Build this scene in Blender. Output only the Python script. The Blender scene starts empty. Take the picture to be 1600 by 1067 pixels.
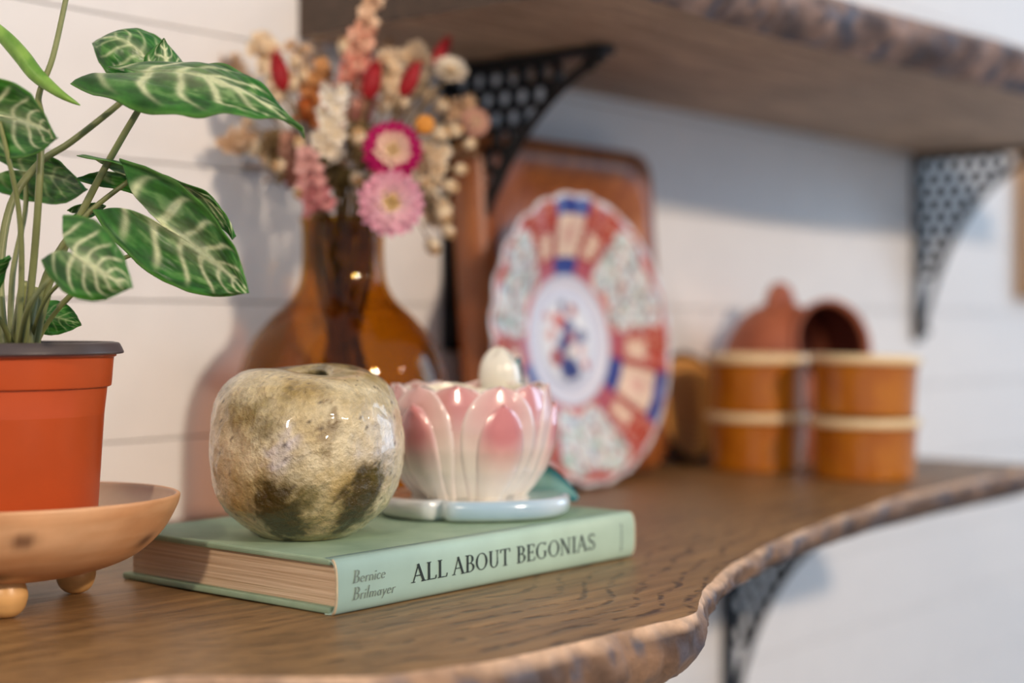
import bpy, bmesh, math, random
from mathutils import Vector, Matrix, noise
# ---------------------------------------------------------------- camera, world, lights, exposure
scene = bpy.context.scene
col = scene.collection
R = math.radians
WALL = 0.775                     # wall face (Y); camera stands at X = Y = 0, shelf top at Z = 0
camd = bpy.data.cameras.new('camera'); cam = bpy.data.objects.new('camera', camd); col.objects.link(cam)
cam.location = (0, 0, 0.1229); cam.rotation_euler = (R(90 - 0.68), 0, R(-50))
camd.sensor_width = 36; camd.lens = 54; camd.clip_start = 0.01; camd.clip_end = 50
camd.dof.use_dof = True; camd.dof.focus_distance = 0.675; camd.dof.aperture_fstop = 3.7
scene.camera = cam
scene.view_settings.view_transform = 'Standard'; scene.view_settings.look = 'None'
scene.view_settings.gamma = 1; scene.view_settings.use_curve_mapping = False
scene.view_settings.exposure = 0.0
world = bpy.data.worlds.new('room_ambience'); scene.world = world; world.use_nodes = True
world.node_tree.nodes['Background'].inputs[0].default_value = (0.54, 0.74, 1.0, 1)
world.node_tree.nodes['Background'].inputs[1].default_value = 0.46
def lamp(name, kind, loc, energy, color, size=0.05, sizey=None, target=None):
    d = bpy.data.lights.new(name, kind); o = bpy.data.objects.new(name, d); col.objects.link(o)
    o.location = loc; d.energy = energy; d.color = color
    if kind == 'AREA':
        d.shape = 'RECTANGLE'; d.size = size; d.size_y = sizey or size
    else:
        d.shadow_soft_size = size
    if target: o.rotation_euler = (Vector(target) - Vector(loc)).to_track_quat('-Z', 'Y').to_euler()
    return o
WARM = (1.0, 0.80, 0.62)
lamp('ceiling_lamp_key', 'POINT', (0.42, -1.45, 0.98), 108, WARM, 0.055)
lamp('ceiling_lamp_key_twin', 'POINT', (0.30, -1.45, 0.98), 22, WARM, 0.055)
lamp('ceiling_lamp_left', 'POINT', (-1.30, -0.30, 0.95), 62, WARM, 0.05)
lamp('ceiling_lamp_right', 'POINT', (1.75, -1.35, 0.95), 9, WARM, 0.05)
lamp('window_daylight', 'AREA', (3.9, -0.75, 0.80), 26, (0.62, 0.79, 1.0), 1.3, 1.4, (0.9, 0.4, 0.1))

# ---------------------------------------------------------------- helpers
random.seed(7)
def lin(c):
    return tuple((x / 255 / 12.92) if x / 255 <= 0.04045 else ((x / 255 + 0.055) / 1.055) ** 2.4 for x in c)
def mix(a, b, t):
    t = max(0.0, min(1.0, t)); return tuple(x + (y - x) * t for x, y in zip(a, b))
def sstep(a, b, x):
    t = max(0.0, min(1.0, (x - a) / (b - a))); return t * t * (3 - 2 * t)
def interp(x, pts):
    if x <= pts[0][0]: return pts[0][1]
    for (x0, y0), (x1, y1) in zip(pts, pts[1:]):
        if x <= x1:
            t = (x - x0) / (x1 - x0); t = t * t * (3 - 2 * t) if False else t
            return y0 + (y1 - y0) * t
    return pts[-1][1]
def link(o, parent=None, loc=None):
    col.objects.link(o)
    if parent: o.parent = parent
    if loc is not None: o.location = loc
    return o
def thing(name, label, cat, loc=(0, 0, 0), group=None, rot=None):
    o = bpy.data.objects.new(name, None); o.empty_display_size = 0.01; link(o); o.location = loc
    if rot: o.rotation_euler = rot
    return tag(o, label, cat, group)
def tag(o, label, cat, group=None):
    o['label'] = label; o['category'] = cat
    if group: o['group'] = group
    return o
def mesh(name, verts, faces, mat, parent=None, smooth=True, cols=None, loc=None, fattr=None):
    m = bpy.data.meshes.new(name); m.from_pydata([tuple(v) for v in verts], [], faces); m.update()
    if smooth: m.polygons.foreach_set('use_smooth', [True] * len(m.polygons))
    if cols:
        a = m.color_attributes.new('Col', 'FLOAT_COLOR', 'POINT')
        flat = []
        for c in cols: flat.extend((c[0], c[1], c[2], 1.0))
        a.data.foreach_set('color', flat)
    if fattr:
        for k, vals in fattr.items():
            a = m.attributes.new(k, 'FLOAT', 'POINT'); a.data.foreach_set('value', vals)
    if mat: m.materials.append(mat)
    return link(bpy.data.objects.new(name, m), parent, loc)
def share(o, name, parent, M):
    c = bpy.data.objects.new(name, o.data); link(c, parent); c.matrix_local = M; return c
def grid_faces(nu, nv, wrap=False, off=0):
    f = []
    for i in range(nu - 1):
        for j in range(nv if wrap else nv - 1):
            k = (j + 1) % nv
            f.append((off + i * nv + j, off + i * nv + k, off + (i + 1) * nv + k, off + (i + 1) * nv + j))
    return f
def lathe(prof, seg=64, fn=None):
    """prof: list of (r, z); closed at ends where r == 0."""
    v, f = [], []
    for i, (r, z) in enumerate(prof):
        for j in range(seg):
            a = 2 * math.pi * j / seg
            p = Vector((r * math.cos(a), r * math.sin(a), z))
            v.append(fn(p, i, a) if fn else p)
    f = grid_faces(len(prof), seg, True)
    return v, f
def smooth_prof(pts, n=8):
    out = []
    P = [pts[0]] + list(pts) + [pts[-1]]
    for i in range(1, len(P) - 2):
        p0, p1, p2, p3 = P[i - 1], P[i], P[i + 1], P[i + 2]
        for k in range(n):
            t = k / n
            out.append(tuple(0.5 * (2 * b + (-a + c) * t + (2 * a - 5 * b + 4 * c - d) * t * t + (-a + 3 * b - 3 * c + d) * t ** 3) for a, b, c, d in zip(p0, p1, p2, p3)))
    out.append(tuple(pts[-1]))
    return out
def tube_geo(pts, rad, seg=8, cap=True):
    pts = [Vector(p) for p in pts]; n = len(pts)
    rad = rad if isinstance(rad, (list, tuple)) else [rad] * n
    v, f = [], []
    t = (pts[1] - pts[0]).normalized()
    ref = Vector((0, 0, 1)) if abs(t.z) < 0.9 else Vector((1, 0, 0))
    u = t.cross(ref).normalized()
    for i in range(n):
        t = (pts[min(i + 1, n - 1)] - pts[max(i - 1, 0)]).normalized()
        u = (u - t * u.dot(t)).normalized(); w = t.cross(u)
        for j in range(seg):
            a = 2 * math.pi * j / seg
            v.append(pts[i] + (u * math.cos(a) + w * math.sin(a)) * rad[i])
    f = grid_faces(n, seg, True)
    if cap:
        f.append(tuple(reversed(range(seg)))); f.append(tuple(range((n - 1) * seg, n * seg)))
    return v, f
def join(*geos):
    v, f = [], []
    for gv, gf in geos:
        o = len(v); v += list(gv); f += [tuple(i + o for i in q) for q in gf]
    return v, f
def box_geo(x0, x1, y0, y1, z0, z1):
    v = [Vector((x, y, z)) for x in (x0, x1) for y in (y0, y1) for z in (z0, z1)]
    return v, [(0, 1, 3, 2), (4, 6, 7, 5), (0, 4, 5, 1), (2, 3, 7, 6), (0, 2, 6, 4), (1, 5, 7, 3)]
def bevel(o, w, seg=2):
    m = o.modifiers.new('bevel', 'BEVEL'); m.width = w; m.segments = seg; m.limit_method = 'ANGLE'; m.angle_limit = R(40)
    return o
def frame_to(t, up=Vector((0, 0, 1))):
    """rotation matrix whose Z points along t"""
    t = Vector(t).normalized()
    return t.to_track_quat('Z', 'Y').to_matrix().to_4x4()
def fbm(p, s, seed=0.0, o=4):
    return noise.fractal(Vector((p[0] * s + seed, p[1] * s - seed * 0.7, p[2] * s + seed * 1.3)), 1.0, 2.0, o)
# ---- materials
def newmat(name):
    m = bpy.data.materials.new(name); m.use_nodes = True
    nt = m.node_tree; b = nt.nodes['Principled BSDF']
    return m, nt, b
def nd(nt, t, **kw):
    n = nt.nodes.new(t)
    for k, v in kw.items():
        if k in n.inputs: n.inputs[k].default_value = v
        else: setattr(n, k, v)
    return n
def ramp(nt, src, stops):
    r = nt.nodes.new('ShaderNodeValToRGB'); nt.links.new(src, r.inputs[0])
    e = r.color_ramp.elements
    while len(e) < len(stops): e.new(0.5)
    for k, (p, c) in enumerate(stops):
        e[k].position = p; e[k].color = (c[0], c[1], c[2], 1)
    return r
def noise_tex(nt, scale, detail=4, stretch=None, rough=0.55):
    tc = nt.nodes.new('ShaderNodeTexCoord'); mp = nt.nodes.new('ShaderNodeMapping')
    nt.links.new(tc.outputs['Object'], mp.inputs[0])
    if stretch: mp.inputs['Scale'].default_value = stretch
    n = nd(nt, 'ShaderNodeTexNoise', Scale=scale, Detail=detail, Roughness=rough)
    nt.links.new(mp.outputs[0], n.inputs['Vector']); return n
def add_bump(nt, b, src, strength, dist):
    bp = nd(nt, 'ShaderNodeBump', Strength=strength, Distance=dist)
    nt.links.new(src, bp.inputs['Height']); nt.links.new(bp.outputs[0], b.inputs['Normal']); return bp
def plain(name, c, rough=0.5, var=0.12, scale=60, bump=0.0, spec=0.5, coat=0.0, c2=None, dist=0.002, stretch=None, sheen=0.0, metal=0.0, detail=4):
    m, nt, b = newmat(name); c = lin(c); c2 = lin(c2) if c2 else tuple(x * (1 - var) for x in c)
    n = noise_tex(nt, scale, detail, stretch)
    r = ramp(nt, n.outputs['Fac'], [(0.35, c2), (0.65, c)])
    nt.links.new(r.outputs[0], b.inputs['Base Color'])
    b.inputs['Roughness'].default_value = rough; b.inputs['Specular IOR Level'].default_value = spec
    b.inputs['Coat Weight'].default_value = coat; b.inputs['Coat Roughness'].default_value = 0.06
    b.inputs['Metallic'].default_value = metal
    if bump: add_bump(nt, b, n.outputs['Fac'], bump, dist)
    return m
def painted(name, rough=0.5, scale=200, var=0.1, bump=0.0, dist=0.001, coat=0.0, coatr=0.05, spec=0.5, sss=0.0, trans=0.0):
    """colour from the mesh's own colour layer, with fine procedural variation"""
    m, nt, b = newmat(name)
    a = nt.nodes.new('ShaderNodeVertexColor'); a.layer_name = 'Col'
    n = noise_tex(nt, scale, 5)
    mr = nd(nt, 'ShaderNodeMapRange'); mr.inputs['From Min'].default_value = 0.3; mr.inputs['From Max'].default_value = 0.7
    mr.inputs['To Min'].default_value = 1 - var; mr.inputs['To Max'].default_value = 1 + var
    nt.links.new(n.outputs['Fac'], mr.inputs['Value'])
    mx = nd(nt, 'ShaderNodeMix', data_type='RGBA', blend_type='MULTIPLY'); mx.inputs[0].default_value = 1
    nt.links.new(a.outputs[0], mx.inputs[6]); nt.links.new(mr.outputs[0], mx.inputs[7])
    nt.links.new(mx.outputs[2], b.inputs['Base Color'])
    b.inputs['Roughness'].default_value = rough; b.inputs['Specular IOR Level'].default_value = spec
    b.inputs['Coat Weight'].default_value = coat; b.inputs['Coat Roughness'].default_value = coatr
    if sss:
        b.inputs['Subsurface Weight'].default_value = sss; b.inputs['Subsurface Radius'].default_value = (0.004, 0.003, 0.002)
    if bump: add_bump(nt, b, n.outputs['Fac'], bump, dist)
    if trans:
        out = nt.nodes['Material Output']; tr = nt.nodes.new('ShaderNodeBsdfTranslucent'); ms = nd(nt, 'ShaderNodeMixShader'); ms.inputs[0].default_value = trans
        nt.links.new(mx.outputs[2], tr.inputs[0]); nt.links.new(b.outputs[0], ms.inputs[1]); nt.links.new(tr.outputs[0], ms.inputs[2]); nt.links.new(ms.outputs[0], out.inputs[0])
    return m
# ================================================================ the setting
M_wall = plain('white_paint', (238, 234, 230), 0.55, 0.03, 30, 0.05, dist=0.001)
M_gap = plain('joint_backing_board', (222, 216, 210), 0.7)  # backing board seen through the plank joints, slightly darker than the planks
wall = mesh('wall_back', *box_geo(-1.2, 3.4, WALL + 0.012, WALL + 0.06, -1.1, 1.5), M_gap, smooth=False)
wall['kind'] = 'structure'
JOINT, PITCH = 0.1365, 0.0852
board = None
for k in range(-14, 16):
    z0 = JOINT + k * PITCH
    if board is None:
        board = mesh('plank', *box_geo(-1.2, 3.4, WALL, WALL + 0.013, 0.0004, PITCH - 0.0004), M_wall, wall, smooth=False)
        bevel(board, 0.0007, 2); board.location = (0, 0, z0)
    else:
        c = board.copy(); link(c, wall); c.location = (0, 0, z0)
fl = mesh('floor', *box_geo(-1.2, 3.4, -2.6, WALL + 0.06, -1.14, -1.1), plain('floor_boards', (176, 168, 160), 0.5, 0.2, 6, stretch=(1, 12, 1)), smooth=False)
fl['kind'] = 'structure'

# ---- live edge shelves
def wood_top(name, dark, light, ringcol, ringamt, rough, ringfreq=430):
    m, nt, b = newmat(name); L = nt.links.new
    n1 = noise_tex(nt, 9, 5, (1.2, 14, 6), 0.6); n2 = noise_tex(nt, 55, 4, (0.5, 14, 6), 0.6); n3 = noise_tex(nt, 5, 3, (1, 1.6, 1))
    ad = nd(nt, 'ShaderNodeMath', operation='ADD'); L(n1.outputs['Fac'], ad.inputs[0])
    s2 = nd(nt, 'ShaderNodeMath', operation='MULTIPLY'); s2.inputs[1].default_value = 0.5; L(n2.outputs['Fac'], s2.inputs[0]); L(s2.outputs[0], ad.inputs[1])
    r = ramp(nt, ad.outputs[0], [(0.50, lin(dark)), (0.95, lin(light))])
    at = nt.nodes.new('ShaderNodeAttribute'); at.attribute_name = 'edge'
    nn = noise_tex(nt, 16, 3)
    w1 = nd(nt, 'ShaderNodeMath', operation='MULTIPLY_ADD'); w1.inputs[1].default_value = 0.03; L(nn.outputs['Fac'], w1.inputs[0]); L(at.outputs['Fac'], w1.inputs[2])
    w2 = nd(nt, 'ShaderNodeMath', operation='MULTIPLY'); w2.inputs[1].default_value = ringfreq; L(w1.outputs[0], w2.inputs[0])
    sn = nd(nt, 'ShaderNodeMath', operation='SINE'); L(w2.outputs[0], sn.inputs[0])
    rr = ramp(nt, sn.outputs[0], [(0.55, (0, 0, 0)), (0.97, (1, 1, 1))])
    # rings broken up by pores
    n5 = noise_tex(nt, 90, 3, (1, 1, 1)); r5 = ramp(nt, n5.outputs['Fac'], [(0.42, (0, 0, 0)), (0.58, (1, 1, 1))])
    mm = nd(nt, 'ShaderNodeMath', operation='MULTIPLY'); L(rr.outputs[0], mm.inputs[0]); L(r5.outputs[0], mm.inputs[1])
    fade = nd(nt, 'ShaderNodeMapRange'); fade.inputs['From Min'].default_value = 0.01; fade.inputs['From Max'].default_value = 0.20
    fade.inputs['To Min'].default_value = ringamt; fade.inputs['To Max'].default_value = ringamt * 0.12; L(at.outputs['Fac'], fade.inputs['Value'])
    mm2 = nd(nt, 'ShaderNodeMath', operation='MULTIPLY'); L(mm.outputs[0], mm2.inputs[0]); L(fade.outputs[0], mm2.inputs[1])
    mx = nd(nt, 'ShaderNodeMix', data_type='RGBA'); L(mm2.outputs[0], mx.inputs[0]); L(r.outputs[0], mx.inputs[6]); mx.inputs[7].default_value = (*lin(ringcol), 1)
    # broad stains of its own
    r3 = ramp(nt, n3.outputs['Fac'], [(0.35, (0.78, 0.76, 0.74)), (0.62, (1.08, 1.05, 1.0))])
    m2 = nd(nt, 'ShaderNodeMix', data_type='RGBA', blend_type='MULTIPLY'); m2.inputs[0].default_value = 0.8; L(mx.outputs[2], m2.inputs[6]); L(r3.outputs[0], m2.inputs[7])
    L(m2.outputs[2], b.inputs['Base Color'])
    b.inputs['Roughness'].default_value = rough
    sub = nd(nt, 'ShaderNodeMath', operation='SUBTRACT'); L(ad.outputs[0], sub.inputs[0]); L(mm2.outputs[0], sub.inputs[1])
    add_bump(nt, b, sub.outputs[0], 0.35, 0.0012)
    return m
M_top = wood_top('waxed_shelf_wood', (94, 68, 41), (164, 126, 80), (48, 31, 18), 0.9, 0.40)
M_top2 = wood_top('upper_shelf_wood', (128, 108, 90), (188, 164, 142), (84, 66, 54), 0.4, 0.6)
M_end = plain('shade_toned_end_grain', (84, 66, 52), 0.7, 0.35, 60, 0.4, stretch=(1, 1, 5))  # end grain darkened in its colour to stand in for shade on the ends
M_bark = painted('bark_edge', 0.62, 120, 0.25, 0.6, 0.003)
def shelf(name, label, x0, x1, front, ztop, thick, mat, nx=420, bulge=None, barkpal=None, thin=None):
    root = thing(name, label, 'shelf', ((x0 + x1) / 2, WALL - 0.01, ztop))
    ox, oy = (x0 + x1) / 2, WALL - 0.01
    ys = 40
    verts, faces, edge = [], [], []
    fv, ff, fc = [], [], []
    rows = []
    # front profile: (fraction of thickness down, inward offset)
    prof = [(0.0, 0.0), (0.06, -0.0022), (0.16, -0.004), (0.3, -0.0045), (0.45, -0.003), (0.6, 0.001), (0.75, 0.007), (0.88, 0.014), (1.0, 0.022)]
    per = 2 * (ys + 1)
    for i in range(nx + 1):
        x = x0 + (x1 - x0) * i / nx
        yf = front(x) + 0.0016 * fbm((x, 0, 0), 22, ztop * 9)
        last = prof[-1][1] * (bulge(x) if bulge else 1)
        for j in range(ys + 1):
            t = (j / ys) ** 0.7
            y = yf + (WALL - 0.0005 - yf) * t
            zz = 0.0007 * fbm((x, y, 0), 14, 3.1) if 0 < j < ys else 0.0
            verts.append((x - ox, y - oy, min(0, zz))); edge.append(y - yf)
        for j in range(ys + 1):
            t = (j / ys) ** 0.7
            yb = yf + last
            y = yb + (WALL - 0.0005 - yb) * t
            verts.append((x - ox, y - oy, -thick * ((thin(x) if thin else 1) * (1 - t) + t))); edge.append(y - yf)
        for k, (q, dy) in enumerate(prof):
            z = -thick * q * (thin(x) if thin else 1)
            b = dy * (bulge(x) if bulge else 1)
            nz = 0.0 if k in (0, len(prof) - 1) else 0.0035 * fbm((x, q * 0.05, 0), 38, 5 + ztop) + 0.002 * fbm((x, q * 0.05, 0), 130, 1)
            p = (x - ox, yf + b + nz - oy, z)
            fv.append(p)
            a = fbm((x, q * 0.06, 0), 26, 2.3 + ztop * 4); c2 = fbm((x, q * 0.06, 0), 60, 8.1)
            c = mix(barkpal[0], barkpal[1], 0.5 + a * 1.1)
            c = mix(c, barkpal[2], sstep(0.1, 0.45, c2))
            if q < 0.14: c = mix(barkpal[3], c, q / 0.14 * 0.7 + (0.5 * sstep(0, .4, a)))
            fc.append(c)
    for i in range(nx):
        a, b = i * per, (i + 1) * per
        for j in range(ys):
            faces.append((a + j, b + j, b + j + 1, a + j + 1))
            faces.append((a + ys + 1 + j, a + ys + 2 + j, b + ys + 2 + j, b + ys + 1 + j))
        faces.append((a + ys, b + ys, b + 2 * ys + 1, a + 2 * ys + 1))
    ends = []
    for a in (0, nx * per):           # end grain
        for j in range(ys):
            q = (a + j, a + j + 1, a + ys + 2 + j, a + ys + 1 + j)
            ends.append(q if a == 0 else tuple(reversed(q)))
    slab = mesh('slab', verts, faces, mat, root, smooth=False, fattr={'edge': edge})
    for part in (ends[:ys], ends[ys:]):
        used = sorted({i for q in part for i in q}); re_ = {i: k for k, i in enumerate(used)}
        mesh('end_grain', [verts[i] for i in used], [tuple(re_[i] for i in q) for q in part], M_end, root, smooth=False)
    n = len(prof)
    mesh('bark_edge', fv, grid_faces(nx + 1, n) + [tuple(range(n)), tuple(range(nx * n + n - 1, nx * n - 1, -1))], M_bark, root, cols=fc)
    return root
FRONT = [(-0.2, .462), (0.22, .455), (0.29, .447), (0.335, .432), (0.36, .398), (0.381, .376), (0.43, .3625), (0.5, .359), (0.535, .3565), (0.552, .359), (0.562, .3665), (0.60, .388), (0.64, .405), (0.685, .422), (0.747, .440), (0.85, .463), (1.01, .490), (1.15, .499), (1.30, .503)]
def front_low(x): return sum(interp(x + d, FRONT) for d in (-0.006, -0.003, 0, 0.003, 0.006)) / 5
shelf('live_edge_shelf', 'lower wooden live-edge shelf carrying the green book, plant and ramekins', -0.2, 1.315, front_low, 0.0, 0.040, M_top, 520,
      lambda x: 1.0 + 0.5 * sstep(0.58, 0.3, x) if x < 0.58 else 1.0,
      (lin((66, 46, 34)), lin((136, 104, 78)), lin((84, 78, 84)), lin((214, 178, 146))), lambda x: interp(x, [(.5, 1.0), (.56, .85), (.64, .56), (.75, .54), (1.0, .66), (1.3, .72)]))
def front_up(x): return 0.500 + 0.010 * math.sin(x * 9) - 0.016 * sstep(1.0, 1.5, x)
shelf('live_edge_shelf', 'upper wooden shelf with rough bark edge, overhead on black brackets', 0.70, 1.672, front_up, 0.314 + 0.032, 0.032, M_top2, 320,
      lambda x: 0.8, (lin((70, 56, 54)), lin((150, 124, 112)), lin((76, 78, 92)), lin((176, 156, 146))))

# ---- cast iron brackets
M_iron = plain('black_cast_iron', (18, 19, 22), 0.42, 0.3, 200, 0.15, metal=0.0)
def bracket(label, X, ztop, leg=0.212, arm=0.148):
    root = thing('shelf_bracket', label, 'bracket', (X, WALL, ztop), 'black cast iron shelf brackets')
    t = 0.0045
    bevel(mesh('wall_bar', *box_geo(-0.009, 0.009, -0.006, -0.0004, -leg, 0), M_iron, root, False), 0.0015)
    bevel(mesh('shelf_bar', *box_geo(-0.009, 0.009, -arm, -0.006, -0.006, -0.0003), M_iron, root, False), 0.0015)
    # concave brace, a quarter-curve from the arm tip to the foot of the leg
    P0, P1, P2 = Vector((0, -arm + 0.004, -0.007)), Vector((0, -0.040, -0.045)), Vector((0, -0.007, -leg + 0.008))
    bz = lambda s: P0 * (1 - s) ** 2 + P1 * 2 * s * (1 - s) + P2 * s * s
    pts = [bz(i / 28) for i in range(29)]
    mesh('curved_brace', *tube_geo(pts, 0.0038, 8), M_iron, root)
    # pierced ring lattice between the bars and the brace
    def inside(y, z, r):
        best = 9
        for p in pts: best = min(best, math.hypot(p.y - y, p.z - z))
        # must lie on the corner side of the brace
        k = min(range(29), key=lambda i: math.hypot(pts[i].y - y, pts[i].z - z))
        side = (pts[k].y - y) * -1 + (pts[k].z - z) * -1
        return best > r * 0.9 and y < -0.006 - r * 0.8 and z < -0.006 - r * 0.8 and math.hypot(y, z) < math.hypot(pts[k].y, pts[k].z)
    ring = None
    rr = 0.0082
    rowk = 0
    z = -0.006 - rr
    while z > -leg + 0.01:
        y = -0.006 - rr - (rr if rowk % 2 else 0)
        while y > -arm:
            if inside(y, z, rr):
                if ring is None:
                    rp = [Vector((0, rr * math.cos(a), rr * math.sin(a))) for a in [2 * math.pi * i / 16 for i in range(16)]]
                    v, f = [], []
                    for p in rp:
                        d = p.normalized()
                        for (o, x) in ((0.0024, t * .6), (0.0024, -t * .6), (-0.0024, -t * .6), (-0.0024, t * .6)): v.append(p + d * o + Vector((x, 0, 0)))
                    for i in range(16):
                        for k in range(4):
                            f.append((i * 4 + k, i * 4 + (k + 1) % 4, ((i + 1) % 16) * 4 + (k + 1) % 4, ((i + 1) % 16) * 4 + k))
                    ring = mesh('lattice_ring', v, f, M_iron, root, loc=(0, y, z))
                else:
                    share(ring, 'lattice_ring', root, Matrix.Translation((0, y, z)))
            y -= rr * 2
        z -= rr * 1.75; rowk += 1
    # scroll at the foot and at the tip
    for c0 in (Vector((0, -0.012, -leg + 0.012)), Vector((0, -arm + 0.016, -0.013))):
        sp = [c0 + Vector((0, math.cos(a) * r0, math.sin(a) * r0)) for a, r0 in [(i * 0.5, 0.006 - i * 0.00038) for i in range(14)]]
        mesh('scroll', *tube_geo(sp, 0.0022, 6), M_iron, root)
    return root
bracket('black pierced iron bracket behind the dried flowers, under the upper shelf', 0.850, 0.314)
bracket('black pierced iron bracket under right end of the upper shelf', 1.640, 0.314)
bracket('black pierced iron bracket below the lower shelf, beneath the ramekins', 1.238, -0.040)

# ---- picture frame at the far right
pf = thing('picture_frame', 'light wooden picture frame on the white wall at right edge', 'picture frame', (2.06, WALL, 0.154))
M_frame = plain('pale_gilt_wood', (186, 142, 92), 0.4, 0.25, 30, stretch=(4, 4, 30))
for (a, b, c, d) in ((-0.13, -0.112, 0, 0.27), (0.112, 0.13, 0, 0.27), (-0.112, 0.112, 0, 0.018), (-0.112, 0.112, 0.252, 0.27)):
    bevel(mesh('frame_bar', *box_geo(a, b, -0.018, -0.0004, c, d), M_frame, pf, False), 0.003)
mesh('mount', *box_geo(-0.112, 0.112, -0.007, -0.001, 0.018, 0.252), plain('mount_card', (232, 228, 222), 0.6), pf, False)
mesh('print', *box_geo(-0.07, 0.07, -0.0078, -0.0071, 0.06, 0.21), plain('print_paper', (190, 186, 178), 0.6, c2=(150, 160, 150), scale=14), pf, False)
# ================================================================ the green book
BX0, BX1, BY0, BY1, BT = 0.4445, 0.6595, 0.4690, 0.6180, 0.0238
M_cloth, nt, b = newmat('green_book_cloth')
tc = nt.nodes.new('ShaderNodeTexCoord')
w1 = nd(nt, 'ShaderNodeTexWave', Scale=420, bands_direction='X'); w2 = nd(nt, 'ShaderNodeTexWave', Scale=420, bands_direction='Z'); w3 = nd(nt, 'ShaderNodeTexWave', Scale=420, bands_direction='Y')
for w in (w1, w2, w3): nt.links.new(tc.outputs['Object'], w.inputs['Vector'])
ad = nd(nt, 'ShaderNodeMath', operation='ADD'); nt.links.new(w1.outputs['Fac'], ad.inputs[0]); nt.links.new(w2.outputs['Fac'], ad.inputs[1])
ad2 = nd(nt, 'ShaderNodeMath', operation='ADD'); nt.links.new(ad.outputs[0], ad2.inputs[0]); nt.links.new(w3.outputs['Fac'], ad2.inputs[1])
n = noise_tex(nt, 40, 5)
r = ramp(nt, n.outputs['Fac'], [(0.3, lin((140, 166, 136))), (0.7, lin((164, 188, 158)))])
nt.links.new(r.outputs[0], b.inputs['Base Color']); b.inputs['Roughness'].default_value = 0.62
add_bump(nt, b, ad2.outputs[0], 0.25, 0.0003)
M_spine = plain('pale_spine_cloth', (176, 204, 186), 0.55, 0.06, 60, 0.12, dist=0.0005)  # paler green than the cover cloth
M_worn = plain('worn_cloth_edge', (206, 186, 152), 0.7, 0.15, 200)
M_page = plain('page_edges', (236, 210, 176), 0.75, 0.0, 14, 0.5, c2=(202, 170, 134), dist=0.0006, stretch=(1, 1, 90))
M_ink = plain('black_ink', (38, 50, 46), 0.5, 0.35, 300)
M_ink2 = plain('worn_grey_ink', (124, 140, 132), 0.5, 0.3, 500)
bk = thing('book', 'closed pale green clothbound book lying flat under the two small pots', 'book', (BX0, BY0, 0))
L_, W_ = BX1 - BX0, BY1 - BY0
bt = 0.0030
def board(name, z):
    o = mesh(name, *box_geo(0, L_, 0.004, W_, z, z + bt), M_cloth, bk, False); return bevel(o, 0.0011, 3)
board('back_cover', 0.0002); board('front_cover', BT - bt)
# page block with a gently hollow side, individual sheets as fine ridges
pv, pf_, N = [], [], 26
for i in range(N + 1):
    z = bt + (BT - 2 * bt) * i / N
    jit = 0.00035 * math.sin(i * 12.7) + 0.0002 * math.sin(i * 5.1)
    x0 = 0.0035 + jit; x1 = L_ - 0.0035 - jit; y0 = 0.0045; y1 = W_ - 0.004 + jit
    pv += [(x0, y0, z), (x1, y0, z), (x1, y1, z), (x0, y1, z)]
for i in range(N):
    for k in range(4): pf_.append((i * 4 + k, i * 4 + (k + 1) % 4, i * 4 + 4 + (k + 1) % 4, i * 4 + 4 + k))
pf_ += [(3, 2, 1, 0), (N * 4, N * 4 + 1, N * 4 + 2, N * 4 + 3)]
mesh('page_block', pv, pf_, M_page, bk, False)
# rounded spine: outside and inside skins
def spine_y(z):
    t = (z - BT / 2) / (BT / 2); return 0.0034 - 0.0036 * math.sqrt(max(0, 1 - min(1, abs(t)) ** 3.2))
NS = 20
sv, sf = [], []
prof = []
for i in range(NS + 1):
    z = 0.0003 + (BT - 0.0006) * i / NS; prof.append((spine_y(z), z))
full = [(0.0075, BT + 0.0002)] + [(p[0], p[1]) for p in reversed(prof)] + [(0.0075, 0.0)]
inner = [(0.0075, BT - 0.0010)] + [(p[0] + 0.0011, 0.0011 + (BT - 0.0022) * (p[1] / BT)) for p in reversed(prof)] + [(0.0075, 0.0012)]
loop = full + list(reversed(inner)); m_ = len(loop)
for x in (0.0004, L_ * .5, L_ - 0.0004):
    for (y, z) in loop: sv.append((x, y, z))
sf = grid_faces(3, m_, True); 
k = len(full)
for base, rev in ((0, False), (2 * m_, True)):
    for i in range(k - 1):
        q = (base + i, base + i + 1, base + m_ - 2 - i, base + m_ - 1 - i); sf.append(q if not rev else tuple(reversed(q)))
mesh('spine', sv, sf, M_spine, bk)
for x in (0.0004, L_ - 0.0004):     # frayed light piping at both spine ends
    mesh('worn_spine_end', *tube_geo([(x, p[0] + 0.0003, p[1]) for p in prof], 0.00055, 6), M_worn, bk)

# ---- lettering
def stroke(x0, y0, x1, y1, w):
    d = Vector((x1 - x0, y1 - y0)); n_ = Vector((-d.y, d.x)).normalized() * w / 2
    return [[(x0 + n_.x, y0 + n_.y), (x0 - n_.x, y0 - n_.y), (x1 - n_.x, y1 - n_.y), (x1 + n_.x, y1 + n_.y)]]
def arc(cx, cy, rx, ry, a0, a1, thick, thin, n=18):
    q = []
    for i in range(n):
        ps = []
        for a in (a0 + (a1 - a0) * i / n, a0 + (a1 - a0) * (i + 1) / n):
            c, s = math.cos(R(a)), math.sin(R(a)); w = thin + (thick - thin) * abs(c) ** 1.5
            ps.append(((cx + (rx + w / 2) * c, cy + (ry + thin / 2) * s), (cx + (rx - w / 2) * c, cy + (ry - thin / 2) * s)))
        q.append([ps[0][0], ps[0][1], ps[1][1], ps[1][0]])
    return q
K, H_, SF = 0.125, 0.055, 0.045
def serif(x, y, w=0.24): return stroke(x - w / 2, y, x + w / 2, y, SF)
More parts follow.
